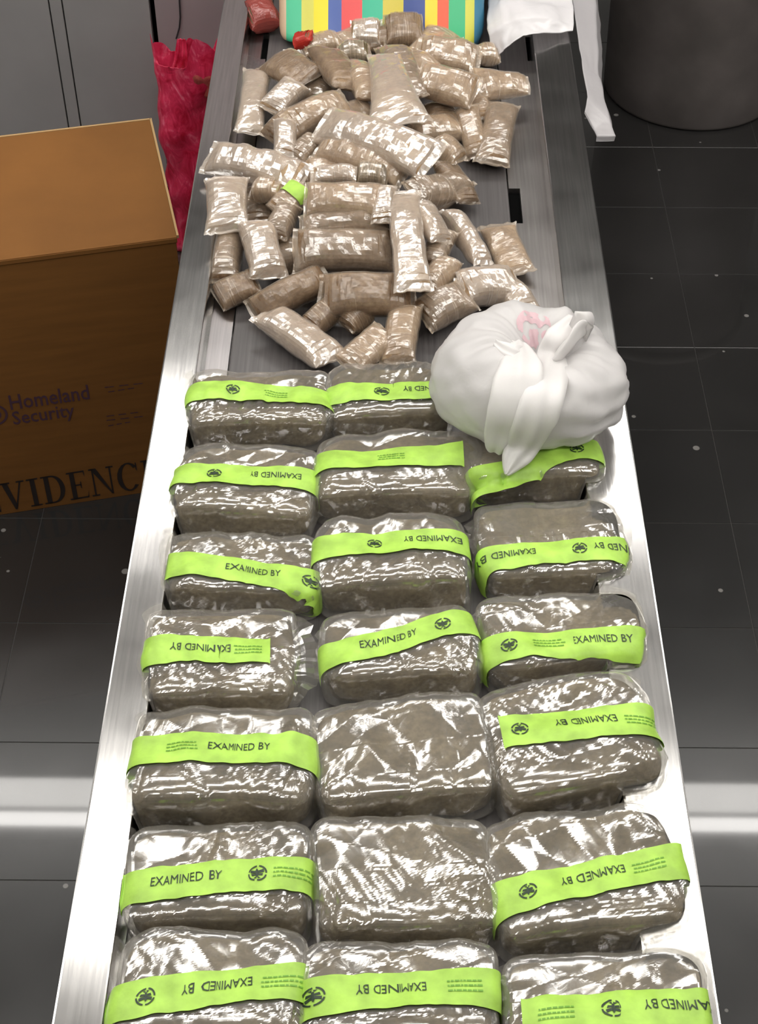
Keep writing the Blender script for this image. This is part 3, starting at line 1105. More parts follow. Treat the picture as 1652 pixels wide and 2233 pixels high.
packet(35, 1096, 1515, 2102, 2072, 0.160, 0.062, 'green taped clear packet with steeply slanting tape, second nearest in the white bag column', (1966, 1886, TW + .004, 1090, 1490, 0.0), [('emb', 1148, True), ('txt', 1290, True), ('fine', 1412, True)])
packet(36, 1110, 1560, 2345, 2330, 0.142, 0.058, 'green taped clear packet nearest the camera in the white bag column', (2226, 2206, TW, 1142, 1545, 0.0), [('emb', 1325, True), ('txt', 1478, True), ('fine', 1210, True)])

# ------------------------------------------------------------------ heap of small pouches
def pouch_surface(L, W, T, seed, bend, tips, nu=40, nv=14, shrink=0.0, wr=0.0022, taper=0.0):
    """a pillow pouch with flat sealed ends, along x"""
    V, F = [], []
    per = 2 * nv
    pr = random.Random(int(seed * 100))
    pcs = crumple_set(pr, 6, 0.016, 0.055, 0.75)
    cut = 0.93
    smax = 1.0 if not shrink else cut - 0.05
    for i in range(nu + 1):
        s = -1 + 2 * i / nu
        s *= smax
        q = min(1.0, abs(s) / cut)
        th_ = T * max(0.0, 1 - q ** 3.2) ** 0.62
        th_ = max(0.0012, th_ - shrink * 1.2)
        wd = W * (0.98 + 0.16 * q ** 3) * (1 + taper * s) - shrink * 2
        if abs(s) > cut and not shrink:
            wd *= 1.02
        for j in range(per):
            a = 2 * math.pi * j / per
            ca, sa = math.cos(a), math.sin(a)
            y = wd / 2 * math.copysign(abs(ca) ** 0.75, ca)
            z = th_ / 2 * math.copysign(abs(sa) ** 0.8, sa)
            x = s * L / 2
            p = Vector((x, y, z))
            n_ = Vector((0, ca * 0.3, sa))
            am = (1 - q ** 4)
            k = nz(p, 26, seed) * 0.005 * am + (crumple(p, pcs) - 0.001) * (0.4 + am)
            p += n_ * k
            # crimped seal ridges
            if abs(s) > cut and not shrink:
                p.z += 0.0016 * math.sin(y * 420) + 0.004 * nz((x * 3, y, 0), 18, seed)
            p.x += tips * 0.006 * nz((y, s, 0), 22, seed + 1)
            p.z -= bend * s * s
            V.append(p)
    for i in range(nu):
        for j in range(per):
            j2 = (j + 1) % per
            F.append([i * per + j, (i + 1) * per + j, (i + 1) * per + j2, i * per + j2])
    F.append(list(range(per)))
    F.append(list(reversed([nu * per + j for j in range(per)])))
    return V, F


HEAP = 'small clear pouches of tan herb heaped at the far end of the table'
FILMS = {'c': 'film_small', 'w': 'film_glare', 'b': 'film_brown'}
HERBS = {'t': 'herb_tan', 'b': 'herb_brown', 'o': 'herb'}
_pn = [100]


def pouch(p1, z1, p2, z2, wpx, thick, roll, look, label, bend=0.0, taper=0.0, tape=False, group=HEAP, name='herb_pouch'):
    """p1, p2: pixels of the two sealed ends, z1, z2 their heights above the bed; wpx: width in pixels; roll in degrees"""
    _pn[0] += 1
    seed = _pn[0] * 1.37
    a, b = at(p1[0], p1[1], BED + z1), at(p2[0], p2[1], BED + z2)
    ym = (p1[1] + p2[1]) / 2
    ppm = 0.7047 * (ym + 2305) / (CAMZ - BED - (z1 + z2) / 2)
    W = wpx / ppm
    X = (b - a)
    L = X.length
    X.normalize()
    Yv = Vector((0, 0, 1)).cross(X)
    Yv.normalize()
    Zv = X.cross(Yv)
    R = Matrix.Rotation(math.radians(roll), 3, X)
    Yv, Zv = R @ Yv, R @ Zv
    c = (a + b) / 2
    t = empty(name, c, label, 'pouch', group)
    Mx = Matrix((X, Yv, Zv)).transposed()
    thick *= 1.12
    t.rotation_euler = Mx.to_euler()
    V, F = pouch_surface(L, W, thick, seed, bend, 1.0, taper=taper)
    V2, F2 = pouch_surface(L, W, thick, seed, bend, 0.0, nu=40, nv=14, shrink=0.0022, taper=taper)
    # keep every corner above the bed
    low = min((c + Mx @ v).z for v in V)
    if low < BED + 0.002:
        t.location.z += BED + 0.002 - low
    mesh_from('contents', V2, F2, M[HERBS[look[0]]], t)
    mesh_from('film_wrap', V, F, M[FILMS[look[1]]], t, False)
    if tape:
        bv = BVHTree.FromPolygons([tuple(v) for v in V], F)
        vs, fs = [], []
        for i in range(7):
            for j in range(17):
                x = L * (-0.05 + 0.4 * i / 6)
                y = W * 0.5 * (-0.98 + 1.96 * j / 16)
                h = bv.ray_cast(Vector((x, y, 0.2)), Vector((0, 0, -1)))[0]
                vs.append((x, y, (h.z if h else 0) + 0.0025))
        for i in range(6):
            for j in range(16):
                fs.append([i * 17 + j, (i + 1) * 17 + j, (i + 1) * 17 + j + 1, i * 17 + j + 1])
        mesh_from('green_tape', vs, fs, M['tape'], t)
    return t


# bottom layers first: the half buried pouches that carry the heap
for (x, y, z, a, lb) in ((640, 560, .03, 10, 'tan pouch end between the white gleaming lengthwise pouch and the widest brown one'),
                         (720, 380, .07, 0, 'tan pouch showing a sliver under the pouch below the gleaming white one'),
                         (760, 260, .07, 20, 'tan pouch in the gap between the arching pouch and the pale peaked one'),
                         (950, 290, .03, 10, 'tan pouch beside the gleaming white one, just below the shadowed brown one'),
                         (700, 180, .04, 60, 'tan pouch beneath the brown one with a shaded hollow'),
                         (900, 160, .05, 45, 'tan pouch between the broad tan one and the yellow stripe'),
                         (560, 450, .03, 90, 'tan pouch under the short pouch end, beside the whitish one over the rail'),
                         (760, 100, .03, 30, 'tan pouch below the blue stripe, next to the small white gleaming one'),
                         (860, 90, .03, 0, 'tan pouch squeezed between the small gleaming pouch and the khaki one'),
                         (940, 110, .03, 60, 'tan pouch touching the yellow and red stripes beside the khaki one'),
                         (960, 420, .035, 40, 'tan pouch beneath the plain flat one that slides off near the black slot')):
    ca, sa = math.cos(math.radians(a)) * 62, math.sin(math.radians(a)) * 46
    pouch((x - ca, y + sa), z, (x + ca, y - sa), z, 78, .045, rnd.uniform(-12, 12), rnd.choice(('bc', 'tc', 'bb')), lb)

pouch((548, 682), .028, (718, 598), .055, 66, .050, 28, 'bb', 'long arched brown pouch lying across the front of the heap', bend=.012)
pouch((694, 640), .060, (908, 642), .060, 96, .052, 30, 'bb', 'large creased brown pouch in the middle of the heap front', bend=.016)
pouch((580, 686), .030, (728, 792), .024, 82, .040, -6, 'tw', 'pale slanting pouch lying clear in front of the heap on the belt')
pouch((752, 806), .018, (846, 728), .030, 74, .036, 8, 'tc', 'squat pouch pointing at the middle green taped packets')
pouch((866, 792), .022, (884, 668), .044, 72, .040, -14, 'tc', 'crinkled upright pouch beside the squat one, nearest the white carrier bag')
pouch((672, 716), .020, (742, 660), .036, 56, .042, 10, 'bb', 'dark brown pouch tucked under the creased front pouch')
pouch((752, 716), .020, (806, 672), .034, 52, .040, -10, 'bb', 'small dark pouch between the tucked brown pouch and the crinkled one')
pouch((470, 654), .016, (562, 612), .034, 66, .030, 18, 'bb', 'brown corner pouch sticking out of the heap over the bright side ledge')
pouch((488, 618), .030, (506, 500), .062, 60, .044, -8, 'bc', 'brown pouch standing along the rail beside the corner pouch')
pouch((588, 606), .050, (556, 482), .090, 78, .044, 10, 'tw', 'white gleaming pouch lying lengthwise beside the wide front pouches')
pouch((496, 506), .085, (494, 388), .105, 88, .040, -4, 'tw', 'whitish pouch hanging over the rail near the pink bag')
pouch((446, 334), .090, (664, 388), .095, 78, .046, 22, 'tw', 'long pale pouch with a ribbed end resting on the rail', bend=.012)
pouch((636, 548), .062, (868, 546), .062, 92, .060, 34, 'bc', 'widest brown pouch with a gleaming upper ridge across the heap')
pouch((660, 436), .110, (848, 442), .112, 76, .048, 26, 'tc', 'crinkled tan pouch lying across just beyond the widest brown pouch')
pouch((842, 408), .125, (832, 484), .110, 44, .030, 10, 'tw', 'small white pouch end at the tip of the crosswise crinkled pouch')
pouch((650, 494), .085, (858, 484), .085, 56, .044, 10, 'bc', 'brown pouch wedged between the crinkled pouch and the widest one')
pouch((876, 418), .115, (902, 636), .090, 74, .040, 2, 'tw', 'long pale pouch lying lengthwise with a flat white seal towards the packets')
pouch((908, 436), .108, (964, 530), .085, 58, .030, -26, 'tw', 'pale pointed pouch leaning off the long lengthwise pouch')
pouch((978, 458), .070, (1056, 578), .050, 44, .034, -14, 'tw', 'thin pale pouch slanting down towards the bare belt')
pouch((934, 592), .050, (972, 500), .075, 56, .042, 6, 'bc', 'brown pouch in the hollow beside the long lengthwise pouch')
pouch((922, 634), .050, (984, 566), .060, 58, .040, -8, 'tc', 'lumpy tan pouch below the hollow, behind the white carrier bag')
pouch((996, 628), .045, (1132, 622), .030, 88, .046, 12, 'tw', 'bright crinkled pouch just beyond the white carrier bag')
pouch((1066, 584), .038, (1158, 690), .020, 62, .030, -10, 'tw', 'pale three cornered pouch touching the pink print of the carrier bag')
pouch((916, 694), .030, (1022, 642), .042, 84, .046, 10, 'bc', 'brown wrinkled pouch leaning out beside the white carrier bag')
pouch((1082, 500), .014, (1126, 606), .012, 76, .022, 4, 'tc', 'flat squarish pouch lying alone on the belt beyond the bright crinkled one')
pouch((962, 350), .055, (1022, 444), .024, 66, .026, -24, 'bb', 'plain tan flat pouch sliding off the heap near the black slot')
pouch((1014, 232), .050, (1042, 340), .024, 54, .036, 20, 'tc', 'pointed pouch beside the blunt one at the edge of the bare belt')
pouch((1096, 226), .040, (1070, 362), .022, 70, .040, -8, 'bc', 'blunt brown pouch with a gleaming end standing out onto the bare belt')
pouch((1030, 184), .060, (1154, 186), .050, 74, .030, 14, 'tc', 'pouch with a sharp corner pointing at the far rail', taper=-.35)
pouch((908, 168), .095, (1040, 204), .080, 84, .044, 18, 'tc', 'broad tan pouch behind the sharp cornered one')
pouch((944, 226), .035, (988, 304), .030, 74, .034, 0, 'bb', 'plain brown pouch in shadow under the broad tan one')
pouch((836, 118), .110, (872, 272), .135, 94, .040, 4, 'tw', 'pale peaked pouch standing up at the crown of the heap', taper=.30)
pouch((692, 262), .120, (946, 346), .135, 92, .048, 24, 'tw', 'large gleaming white pouch lying across the crown of the heap', bend=.012)
pouch((688, 308), .105, (890, 374), .105, 76, .044, 26, 'tc', 'tan pouch lying just below the gleaming white one', bend=.010)
pouch((678, 386), .100, (782, 384), .100, 42, .034, 16, 'tw', 'narrow white pouch below the crown, above the crosswise crinkled one')
pouch((776, 380), .100, (846, 388), .098, 56, .040, 20, 'oc', 'olive folded pouch beside the narrow white one')
pouch((612, 282), .090, (762, 214), .105, 70, .046, 24, 'tc', 'curved tan pouch arching towards the crown of the heap', bend=.016)
pouch((622, 262), .100, (620, 346), .080, 48, .036, -12, 'tw', 'short white pouch end turned down beside the long ribbed pouch')
pouch((636, 356), .070, (694, 304), .085, 54, .038, 10, 'bc', 'small brown pouch in the gap below the arching pouch')
pouch((562, 152), .050, (542, 292), .038, 58, .036, -4, 'tw', 'pale pouch lying lengthwise against the dark inner side wall')
pouch((588, 244), .060, (650, 180), .075, 62, .040, 12, 'tw', 'white and grey streaked pouch beside the lengthwise one at the side wall')
pouch((596, 128), .065, (676, 176), .075, 86, .034, 12, 'bb', 'plain dull brown pouch lying flat near the striped bag')
pouch((704, 108), .080, (768, 196), .095, 80, .038, -18, 'bb', 'brown pouch with a shaded hollow beside the dull flat one')
pouch((762, 72), .050, (832, 72), .050, 62, .044, 20, 'tw', 'small pouch with a white gleam against the red stripe of the bag')
pouch((836, 66), .055, (924, 64), .055, 88, .044, 10, 'bb', 'plain khaki pouch leaning on the striped bag')
pouch((856, 104), .085, (892, 212), .100, 76, .044, -4, 'bc', 'brown pouch behind the pale peaked one')
pouch((908, 112), .060, (1046, 132), .050, 78, .042, 16, 'tc', 'tan pouch in front of the red and green stripes')
pouch((1034, 120), .026, (1086, 126), .016, 50, .032, 0, 'tc', 'small rounded pouch sitting apart by the white plastic sheet')
pouch((654, 108), .050, (742, 88), .055, 54, .038, 6, 'tc', 'narrow pouch in front of the yellow and blue stripes')
pouch((734, 118), .070, (806, 112), .075, 52, .034, 0, 'oc', 'khaki flat pouch below the white gleaming small one')
pouch((896, 420), .100, (982, 414), .075, 66, .042, 8, 'bc', 'brown pouch behind the pointed pale one')
pouch((548, 418), .075, (616, 416), .085, 44, .034, 8, 'tc', 'short pouch end beside the green taped one in the heap')
pouch((604, 466), .070, (664, 408), .085, 60, .034, 14, 'tc', 'pouch showing a patch of green tape in the heap', tape=True)
pouch((596, 520), .070, (634, 448), .085, 54, .040, 0, 'bc', 'brown pouch just in front of the green taped one of the heap')
pouch((944, 306), .075, (1004, 352), .055, 58, .040, -10, 'tc', 'crumpled pouch at the tip of the gleaming white one')
pouch((584, 306), .065, (654, 250), .085, 58, .036, 10, 'bb', 'brown pouch in the shade under the arching pouch')
pouch((1028, 196), .040, (1052, 262), .036, 52, .036, 10, 'tc', 'tan pouch bridging the sharp cornered pouch and the blunt one')
pouch((770, 140), .080, (812, 216), .100, 64, .040, -8, 'tc', 'tan pouch on the box side of the pale peaked one')

# dark red wrapped packet by the far rail and a scrap of red wrap
pouch((536, 40), .030, (604, 26), .034, 82, .05, 8, 'bb', 'dark red wrapped packet against the rail beside the striped bag', group='red', name='red_packet')
rp = bpy.data.objects['red_packet']
del rp['group']
rp['category'] = 'packet'
for ch in rp.children:
    if ch.name.startswith('film'):
        ch.data.materials[0] = M['red_film']
pouch((644, 96), .055, (680, 78), .075, 40, .022, 0, 'bb', 'small scrap of bright red wrap at the foot of the green stripe', group='red', name='red_scrap')
rp = bpy.data.objects['red_scrap']
del rp['group']
rp['category'] = 'scrap'
M['red2'] = thin_plastic('red_wrap', (0.45, 0.03, 0.02), 0.1, 0.25, 0.4, 50)
for ch in rp.children:
    if ch.name.startswith('film'):
        ch.data.materials[0] = M['red2']

# ------------------------------------------------------------------ striped woven bag at the end
def striped_mat(stops):
    m, nt, out = new_mat('striped_woven_plastic')
    b = N(nt, 'ShaderNodeBsdfPrincipled', Roughness=0.38)
    tc = nt.nodes.new('ShaderNodeTexCoord')
    sx = nt.nodes.new('ShaderNodeSeparateXYZ')
    nt.links.new(tc.outputs['Object'], sx.inputs[0])
    mr = N(nt, 'ShaderNodeMapRange')
    mr.inputs[1].default_value = -0.26
    mr.inputs[2].default_value = 0.26
    nt.links.new(sx.outputs[0], mr.inputs[0])
    col = ramp(nt, mr.outputs[0], stops, 'CONSTANT')
    nt.links.new(col, b.inputs['Base Color'])
    wv = N(nt, 'ShaderNodeTexNoise', Scale=30.0, Detail=3.0)
    nt.links.new(tc.outputs['Object'], wv.inputs['Vector'])
    bp = N(nt, 'ShaderNodeBump', Strength=0.25, Distance=0.003)
    nt.links.new(wv.outputs[0], bp.inputs['Height'])
    nt.links.new(bp.outputs[0], b.inputs['Normal'])
    nt.links.new(b.outputs[0], out.inputs[0])
    return m


SBY = 2.80
cxs = (at(606, 60, BED + .04).x + at(1062, 60, BED + .04).x) / 2
STR = [(606, (.62, .45, .30)), (622, (.06, .48, .26)), (656, (.62, .60, .10)), (683, (.86, .66, .02)), (713, (.07, .12, .36)), (743, (.72, .08, .08)),
       (788, (.03, .42, .25)), (834, (.56, .46, .05)), (879, (.03, .06, .24)), (925, (.86, .58, .02)), (953, (.70, .10, .04)), (978, (.03, .40, .17)),
       (1012, (.56, .55, .06)), (1034, (.05, .20, .32))]
stops = []
for px_, c_ in STR:
    X_ = at(px_, 20, BED + .07).x - cxs
    stops.append((max(0, (X_ + 0.26) / 0.52), c_))
stops[0] = (0.0, stops[0][1])
sb = empty('striped_bag', (cxs, SBY + 0.26, BED + 0.002), 'multicoloured striped woven plastic bag at the far end of the table', 'bag')
wS = at(1064, 60, BED + .04).x - at(604, 60, BED + .04).x
CGS = cube_grid(60, 30, 20)
vs = []
for (x, y, z) in CGS[0]:
    e_ = 9.0
    r_ = (abs(x) ** e_ + abs(y) ** e_ + abs(z) ** e_) ** (1 / e_)
    n_ = Vector((x, y, z)) / r_
    p = Vector((n_.x * wS / 2, n_.y * 0.22, (n_.z + 1) * 0.085))
    # sloping slumped front with soft vertical folds
    if n_.y < 0:
        p.y += 0.16 * (p.z / 0.17) * (-n_.y) ** 1 - 0.03
    p += n_ * (0.006 * nz(p, 9, 3.3) + 0.003 * math.sin(p.x * 90 + 4 * nz(p, 6, 1)) * (1 if n_.z > -.9 else 0))
    p.z = max(0, p.z)
    vs.append(p)
mesh_from('body', vs, CGS[1], striped_mat(stops), sb)
hem = MB()
vs, fs = [], []
n = 60
for i in range(n + 1):
    x = -wS / 2 * 0.94 + wS * 0.94 * i / n
    for j in range(8):
        a = 2 * math.pi * j / 8
        vs.append((x, -0.252 + 0.005 * math.cos(a) + 0.004 * nz((x, 0, 0), 14, 2), 0.008 + 0.005 * math.sin(a)))
for i in range(n):
    for j in range(8):
        fs.append([i * 8 + j, i * 8 + (j + 1) % 8, (i + 1) * 8 + (j + 1) % 8, (i + 1) * 8 + j])
mesh_from('hem', vs, fs, M['bag_white'], sb)
for sx in (-1, 1):
    vs, fs = [], []
    for i in range(25):
        a = math.pi * i / 24
        for j in range(8):
            b_ = 2 * math.pi * j / 8
            rr = 0.07 + 0.006 * math.cos(b_)
            vs.append((0.09 * math.cos(a) * rr / 0.07, sx * 0.02 + 0.08 + 0.012 * math.sin(b_), 0.165 + rr * math.sin(a) * 0.5))
    for i in range(24):
        for j in range(8):
            fs.append([i * 8 + j, i * 8 + (j + 1) % 8, (i + 1) * 8 + (j + 1) % 8, (i + 1) * 8 + j])
    mesh_from('handle', vs, fs, M['ink_blue'], sb)

# ------------------------------------------------------------------ white plastic sheet over the far rail
SY0 = at(1110, 74, RAIL + .02).y
ws = empty('plastic_sheet', (XIR, SY0 + 0.25, RAIL), 'crumpled white plastic sheet draped over the far rail beside the striped bag', 'sheet')


def drape(name, rows, parent, mat, thick=0.0015, seed=1.0, wr=0.006, nu=40, nv=36):
    """rows: polylines of world points, lofted by linear interpolation, wrinkled and given a thickness"""
    def pl(row, u):
        k = u * (len(row) - 1)
        i = min(len(row) - 2, int(k))
        return row[i].lerp(row[i + 1], k - i)
    G = []
    for a in range(nv + 1):
        v = a / nv * (len(rows) - 1)
        i = min(len(rows) - 2, int(v))
        G.append([pl(rows[i], b / nu).lerp(pl(rows[i + 1], b / nu), v - i) for b in range(nu + 1)])
    V, F = [], []
    W = nu + 1
    Ns = []
    for a in range(nv + 1):
        for b in range(nu + 1):
            du = G[a][min(nu, b + 1)] - G[a][max(0, b - 1)]
            dv = G[min(nv, a + 1)][b] - G[max(0, a - 1)][b]
            n_ = du.cross(dv)
            n_ = n_.normalized() if n_.length > 1e-9 else Vector((0, 0, 1))
            p = G[a][b]
            p = p + n_ * (nz(p, 18, seed) * wr + abs(nz(p, 40, seed + 3)) * wr * 0.6)
            V.append(p)
            Ns.append(n_)
    m_ = len(V)
    V += [V[i] - Ns[i] * thick for i in range(m_)]
    for a in range(nv):
        for b in range(nu):
            q = [a * W + b, a * W + b + 1, (a + 1) * W + b + 1, (a + 1) * W + b]
            F.append(q)
            F.append([m_ + i for i in reversed(q)])
    for a in range(nv):
        for b in (0, nu):
            F.append([a * W + b, (a + 1) * W + b, m_ + (a + 1) * W + b, m_ + a * W + b])
    for b in range(nu):
        for a in (0, nv):
            F.append([a * W + b, a * W + b + 1, m_ + a * W + b + 1, m_ + a * W + b])
    o_ = mesh_from(name, V, F, mat, parent)
    o_.matrix_parent_inverse = Matrix.Translation(-Vector(parent.location))
    return o_


def V3(x, y, z): return Vector((x, y, z))


yA = SY0
drape('top_sheet', [
    [V3(.186, yA, BED + .012), V3(.212, yA - .005, BED + .040), V3(.25, yA, RAIL + .016), V3(.30, yA + .010, RAIL + .016), V3(.348, yA + .03, RAIL + .012)],
    [V3(.186, yA + .03, BED + .05), V3(.212, yA + .03, BED + .075), V3(.25, yA + .03, RAIL + .035), V3(.30, yA + .04, RAIL + .03), V3(.352, yA + .06, RAIL + .018)],
    [V3(.186, yA + .25, BED + .06), V3(.212, yA + .25, BED + .085), V3(.25, yA + .25, RAIL + .045), V3(.30, yA + .25, RAIL + .035), V3(.355, yA + .25, RAIL + .018)],
    [V3(.186, yA + .45, BED + .05), V3(.212, yA + .45, BED + .07), V3(.25, yA + .45, RAIL + .035), V3(.30, yA + .45, RAIL + .03), V3(.355, yA + .45, RAIL + .016)]], ws, M['sheet_white'], seed=4.1, wr=0.012)
yH = 2.46
drape('hanging_side', [
    [V3(.348, yH + .05, RAIL + .006), V3(.362, yH + .02, RAIL - .01), V3(.366, yH, RAIL - .012), V3(.366, yH, RAIL - .022)],
    [V3(.356, yH + .10, RAIL + .008), V3(.392, yH + .05, RAIL - .005), V3(.400, yH, RAIL - .012), V3(.398, yH, RAIL - .022)],
    [V3(.356, yH + .25, RAIL + .012), V3(.388, yH + .2, RAIL - .005), V3(.398, yH + .2, RAIL - .05), V3(.40, yH + .2, RAIL - .1)],
    [V3(.356, yA + .15, RAIL + .016), V3(.405, yA + .15, RAIL + .0), V3(.418, yA + .15, RAIL - .04), V3(.42, yA + .15, RAIL - .1)],
    [V3(.356, yA + .45, RAIL + .016), V3(.415, yA + .45, RAIL - .0), V3(.425, yA + .45, RAIL - .04), V3(.43, yA + .45, RAIL - .1)]], ws, M['sheet_thin'], seed=8.7, wr=0.003)

# ------------------------------------------------------------------ tied white carrier bag
bc = at(1148, 866, BED + .085)
cb = empty('carrier_bag', (bc.x, bc.y, BED + 0.002), 'white plastic carrier bag tied with its handles, sitting on the green taped packets', 'bag')


def add_local(o_, par):
    o_.matrix_parent_inverse = Matrix.Translation(-Vector(par.location))
    return o_


def bag_body():
    nu, nv = 96, 44
    V, F = [], []
    knot = Vector((0.012, -0.004))
    rx, ry, hz = 0.134, 0.118, 0.150
    for i in range(nv + 1):
        ph = -math.pi / 2 + math.pi * i / nv
        for k in range(nu):
            a = 2 * math.pi * k / nu
            ca, sa = math.cos(a), math.sin(a)
            e_ = 2.6
            cp, sp = math.cos(ph), math.sin(ph)
            q = (abs(cp) ** e_ + abs(sp) ** e_) ** (1 / e_)
            x, y, z = rx * ca * cp / q, ry * sa * cp / q, 0.5 * hz * (1 + sp / q)
            # right lobe hangs fuller and lower to the front; left lobe rounder and higher
            if x > 0:
                y += -0.012 * (x / rx); z *= 1 - 0.12 * (x / rx)
            else:
                z *= 1 - 0.05 * (x / rx) ** 2
            r_ = math.hypot(x - knot.x, y - knot.y)
            top = max(0.0, sp)
            # gathered saddle towards the knot
            z -= top * 0.040 * math.exp(-(r_ / 0.045) ** 2)
            z -= top * 0.022 * math.exp(-((x - knot.x) / 0.03) ** 2) * (1 if y < 0 else 0.5)
            an = math.atan2(y - knot.y, x - knot.x)
            fold = math.sin(an * 11 + 3.0 * nz((x, y, z), 9, 2)) * 0.5 + math.sin(an * 23 + 2) * 0.25
            amp = 0.006 * math.exp(-((r_ - 0.06) / 0.06) ** 2)
            p = Vector((x, y, z))
            n_ = Vector((ca * cp, sa * cp, sp))
            p += n_ * (fold * amp + 0.011 * nz(p, 10, 5) + 0.006 * abs(nz((p.x, p.y * 1.5, p.z * 2.2), 20, 8)))
            if x > 0.02:
                p += n_ * 0.0035 * math.sin(z * 190 + 30 * y + 4 * nz(p, 12, 4)) * min(1, (x - 0.02) / 0.04) * (1 - top)
            p.z = max(0.004, p.z)
            V.append(p)
    for i in range(nv):
        for k in range(nu):
            k2 = (k + 1) % nu
            F.append([i * nu + k, i * nu + k2, (i + 1) * nu + k2, (i + 1) * nu + k])
    return V, F


V, F = bag_body()
BAGZ = 0.052
V = [Vector((p.x, p.y, p.z + BAGZ)) for p in V]
cbo = mesh_from('body', V, F, M['bag_body'], cb)
bagbv = BVHTree.FromPolygons([tuple(v) for v in V], F)


def ribbon(name, pts, widths, thick, pleat, seed, mat, parent, across=None):
    """a gathered, folded strip of film along world points: lens section with pleats"""
    n = 48
    m_ = 18
    P_, Wd = [], []
    for i in range(n + 1):
        u = i / n * (len(pts) - 1)
        k = min(len(pts) - 2, int(u))
        f_ = u - k
        p0, p1, p2, p3 = pts[max(0, k - 1)], pts[k], pts[k + 1], pts[min(len(pts) - 1, k + 2)]
        P_.append(0.5 * ((2 * p1) + (p2 - p0) * f_ + (2 * p0 - 5 * p1 + 4 * p2 - p3) * f_ ** 2 + (3 * p1 - p0 - 3 * p2 + p3) * f_ ** 3))
        Wd.append(widths[k] * (1 - f_) + widths[k + 1] * f_)
    V, F = [], []
    for i in range(n + 1):
        tg = (P_[min(n, i + 1)] - P_[max(0, i - 1)]).normalized()
        ac = (across or Vector((1, 0, 0)))
        ac = (ac - tg * ac.dot(tg)).normalized()
        up = ac.cross(tg)
        if up.dot(Vector((0, -0.6, 0.8))) < 0: up = -up
        for j in range(2 * m_):
            top = j < m_
            v = -1 + 2 * (j if top else 2 * m_ - 1 - j) / (m_ - 1)
            h = thick * (1 - v * v) ** 0.5
            pl = pleat * math.sin(v * 7.0 + seed + 1.2 * math.sin(i * 0.13)) * (1 - abs(v) ** 3)
            z = (h + pl if top else -0.3 * h + pl - 0.001)
            V.append(P_[i] + ac * (v * Wd[i] / 2) + up * z + up * 0.003 * nz(P_[i] + ac * v * 0.03, 30, seed))
    Q = 2 * m_
    for i in range(n):
        for j in range(Q):
            j2 = (j + 1) % Q
            F.append([i * Q + j, i * Q + j2, (i + 1) * Q + j2, (i + 1) * Q + j])
    F.append(list(range(Q)))
    F.append(list(reversed([n * Q + j for j in range(Q)])))
    return add_local(mesh_from(name, V, F, mat, parent), parent)


B0 = BED


def on_bag(px, py, lift, zf):
    """the point of the bag's own surface seen at a pixel, raised by lift; zf: height used beyond its outline"""
    d = ray(px, py).normalized()
    h = bagbv.ray_cast(EYE - Vector(cb.location), d)[0]
    if h is None:
        return at(px, py, BED + zf)
    return h + Vector(cb.location) - d * lift


ribbon('handle', [on_bag(1128, 752, .004, .2), on_bag(1136, 790, .010, .2), on_bag(1128, 840, .012, .18), on_bag(1112, 900, .012, .14), on_bag(1094, 950, .012, .10), on_bag(1084, 982, .010, .09)],
       [.024, .058, .068, .062, .050, .030], .006, .0016, 0.6, M['bag_white'], cb)
ribbon('handle', [on_bag(1262, 700, .006, .16), on_bag(1232, 738, .012, .2), on_bag(1206, 788, .018, .2), on_bag(1188, 850, .022, .19), on_bag(1168, 915, .022, .15), on_bag(1140, 970, .020, .11), at(1118, 1006, B0 + .092), at(1104, 1036, B0 + .080)],
       [.040, .056, .052, .056, .058, .050, .034, .005], .008, .0018, 2.1, M['bag_white'], cb)
ribbon('ear', [on_bag(1205, 790, .008, .2), on_bag(1236, 752, .016, .2), on_bag(1262, 722, .020, .17), on_bag(1276, 716, .006, .14)],
       [.030, .050, .060, .045], .009, .002, 4.0, M['bag_white'], cb, across=Vector((0.6, 0.8, 0)))
ribbon('knot', [on_bag(1080, 752, .002, .2), on_bag(1118, 770, .007, .2), on_bag(1158, 786, .014, .2), on_bag(1192, 800, .014, .2)],
       [.012, .030, .036, .02], .007, .002, 1.0, M['bag_white'], cb, across=Vector((0.3, 1, 0)))
# faded print showing on the far shoulder
vs, fs = [], []
c0 = at(1160, 722, B0 + .17) - Vector(cb.location)
NP = 44
for i in range(NP + 1):
    for j in range(NP + 1):
        x, y = c0.x - 0.026 + 0.052 * i / NP, c0.y - 0.03 + 0.05 * j / NP
        h = bagbv.ray_cast(Vector((x, y, 0.5)), Vector((0, 0, -1)))[0]
        vs.append((x, y, (h.z if h else 0.1) + 0.0012))
for i in range(NP):
    for j in range(NP):
        if math.hypot(i - NP / 2, j - NP / 2) < NP * .46 and nz((i, j, 0), .11, 3) > -.12:
            fs.append([i * (NP + 1) + j, (i + 1) * (NP + 1) + j, (i + 1) * (NP + 1) + j + 1, i * (NP + 1) + j + 1])
mesh_from('faded_print', vs, fs, M['bag_print'], cb)

# ------------------------------------------------------------------ pink plastic bag in front of the mauve cabinet
pb0 = at(397, 486, 0)
pbk = empty('plastic_bag', (pb0.x, CABY - 0.15, 0), 'bright pink crumpled plastic bag standing between cabinet and table', 'bag')
PY = CABY - 0.15


def wall_px(px, py):
    p = at_plane(px, py, Vector((0, PY, 0)), Vector((0, 1, 0)))
    return p.x - pb0.x, p.z


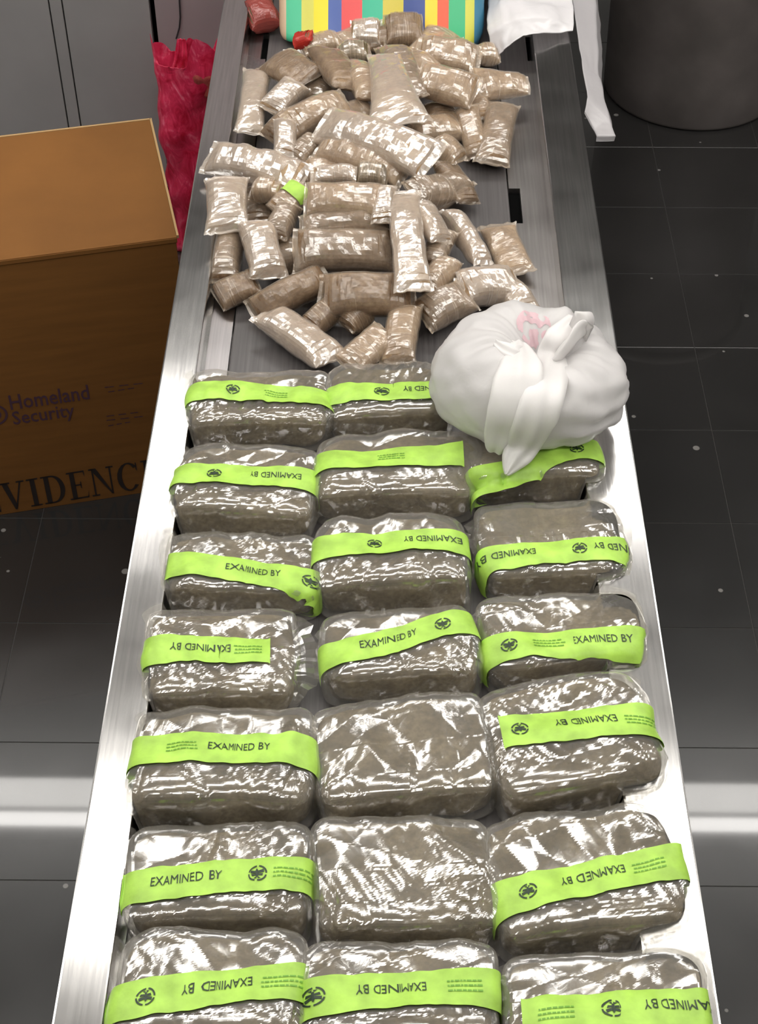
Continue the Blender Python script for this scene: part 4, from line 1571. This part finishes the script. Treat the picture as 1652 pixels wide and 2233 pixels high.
prof = []
for (xl_, xr_, y_) in ((378, 440, 488), (372, 440, 420), (364, 448, 340), (357, 462, 260), (352, 472, 190), (342, 482, 130), (340, 484, 112)):
    l, z_ = wall_px(xl_, y_)
    r_, _z = wall_px(xr_, y_)
    prof.append((z_, (l + r_) / 2, (r_ - l) / 2))
prof[0] = (0.003, prof[0][1], prof[0][2])
nu, nv = 96, 84
pkc = crumple_set(random.Random(5), 8, 0.05, 0.16, 1.5)
pk2 = crumple_set(random.Random(9), 5, 0.02, 0.05, 1.0)
V, F = [], []
for i in range(nv + 1):
    u = i / nv * (len(prof) - 1)
    k = min(len(prof) - 2, int(u))
    f_ = u - k
    z_, c_, r_ = [prof[k][q] * (1 - f_) + prof[k + 1][q] * f_ for q in range(3)]
    for a in range(nu):
        an = 2 * math.pi * a / nu
        p = Vector((c_ + r_ * math.cos(an), (1.15 - 1.1 * z_) * r_ * math.sin(an), z_))
        n_ = Vector((math.cos(an), math.sin(an), 0))
        p += n_ * (0.018 * nz(p, 9, 2.2) + crumple(p, pkc) + crumple(p, pk2) - 0.014)
        if i > nv - 12:
            p.z += 0.10 * nz((math.cos(an), math.sin(an), 0), 1.7, 5.5) * (i - nv + 12) / 12
        if p.y > 0.13: p.y = 0.13
        V.append(p)
for i in range(nv):
    for a in range(nu):
        a2 = (a + 1) % nu
        F.append([i * nu + a, i * nu + a2, (i + 1) * nu + a2, (i + 1) * nu + a])
F.append(list(reversed(range(nu))))
mesh_from('body', V, F, M['bag_pink'], pbk)
lx, lz_ = wall_px(440, 150)
CGP = cube_grid(14, 10, 10)
vs = []
for (x, y, z) in CGP[0]:
    n_ = Vector((x, y, z)).normalized()
    p = Vector((n_.x * 0.045, n_.y * 0.04, n_.z * 0.055))
    p += n_ * 0.012 * nz(p, 30, 3)
    vs.append((p.x + lx, p.y - 0.005, p.z + lz_ - 0.02))
mesh_from('filling', vs, CGP[1], M['pink_inner'], pbk)
# thin gathered tuft that sticks up from the mouth
tx, tz = wall_px(392, 95)
ribbon('tuft', [Vector((pb0.x + tx - .01, PY, tz - .10)), Vector((pb0.x + tx, PY - .01, tz - .04)), Vector((pb0.x + tx + .005, PY, tz + .012))], [.05, .035, .02], .006, .004, .4, M['bag_pink'], pbk)

# dark cord hanging down the mauve cabinet
cd = empty('hanging_cord', (cab_x(392, 20), CABY - 0.006, 1.2), 'thin dark cord hanging down the mauve cabinet above the pink bag', 'cord')
pts = []
for (px_, py_) in ((388, -420), (390, -200), (391, 0), (393, 38), (391, 60), (384, 84)):
    p = at_plane(px_, py_, Vector((0, CABY - 0.005, 0)), Vector((0, 1, 0)))
    pts.append(p - Vector(cd.location))
V, F = [], []
for p in pts:
    for j in range(8):
        a = 2 * math.pi * j / 8
        V.append(p + Vector((0.0022 * math.cos(a), 0.0022 * math.sin(a), 0)))
for i in range(len(pts) - 1):
    for j in range(8):
        F.append([i * 8 + j, i * 8 + (j + 1) % 8, (i + 1) * 8 + (j + 1) % 8, (i + 1) * 8 + j])
mesh_from('strand', V, F, M['cord'], cd)
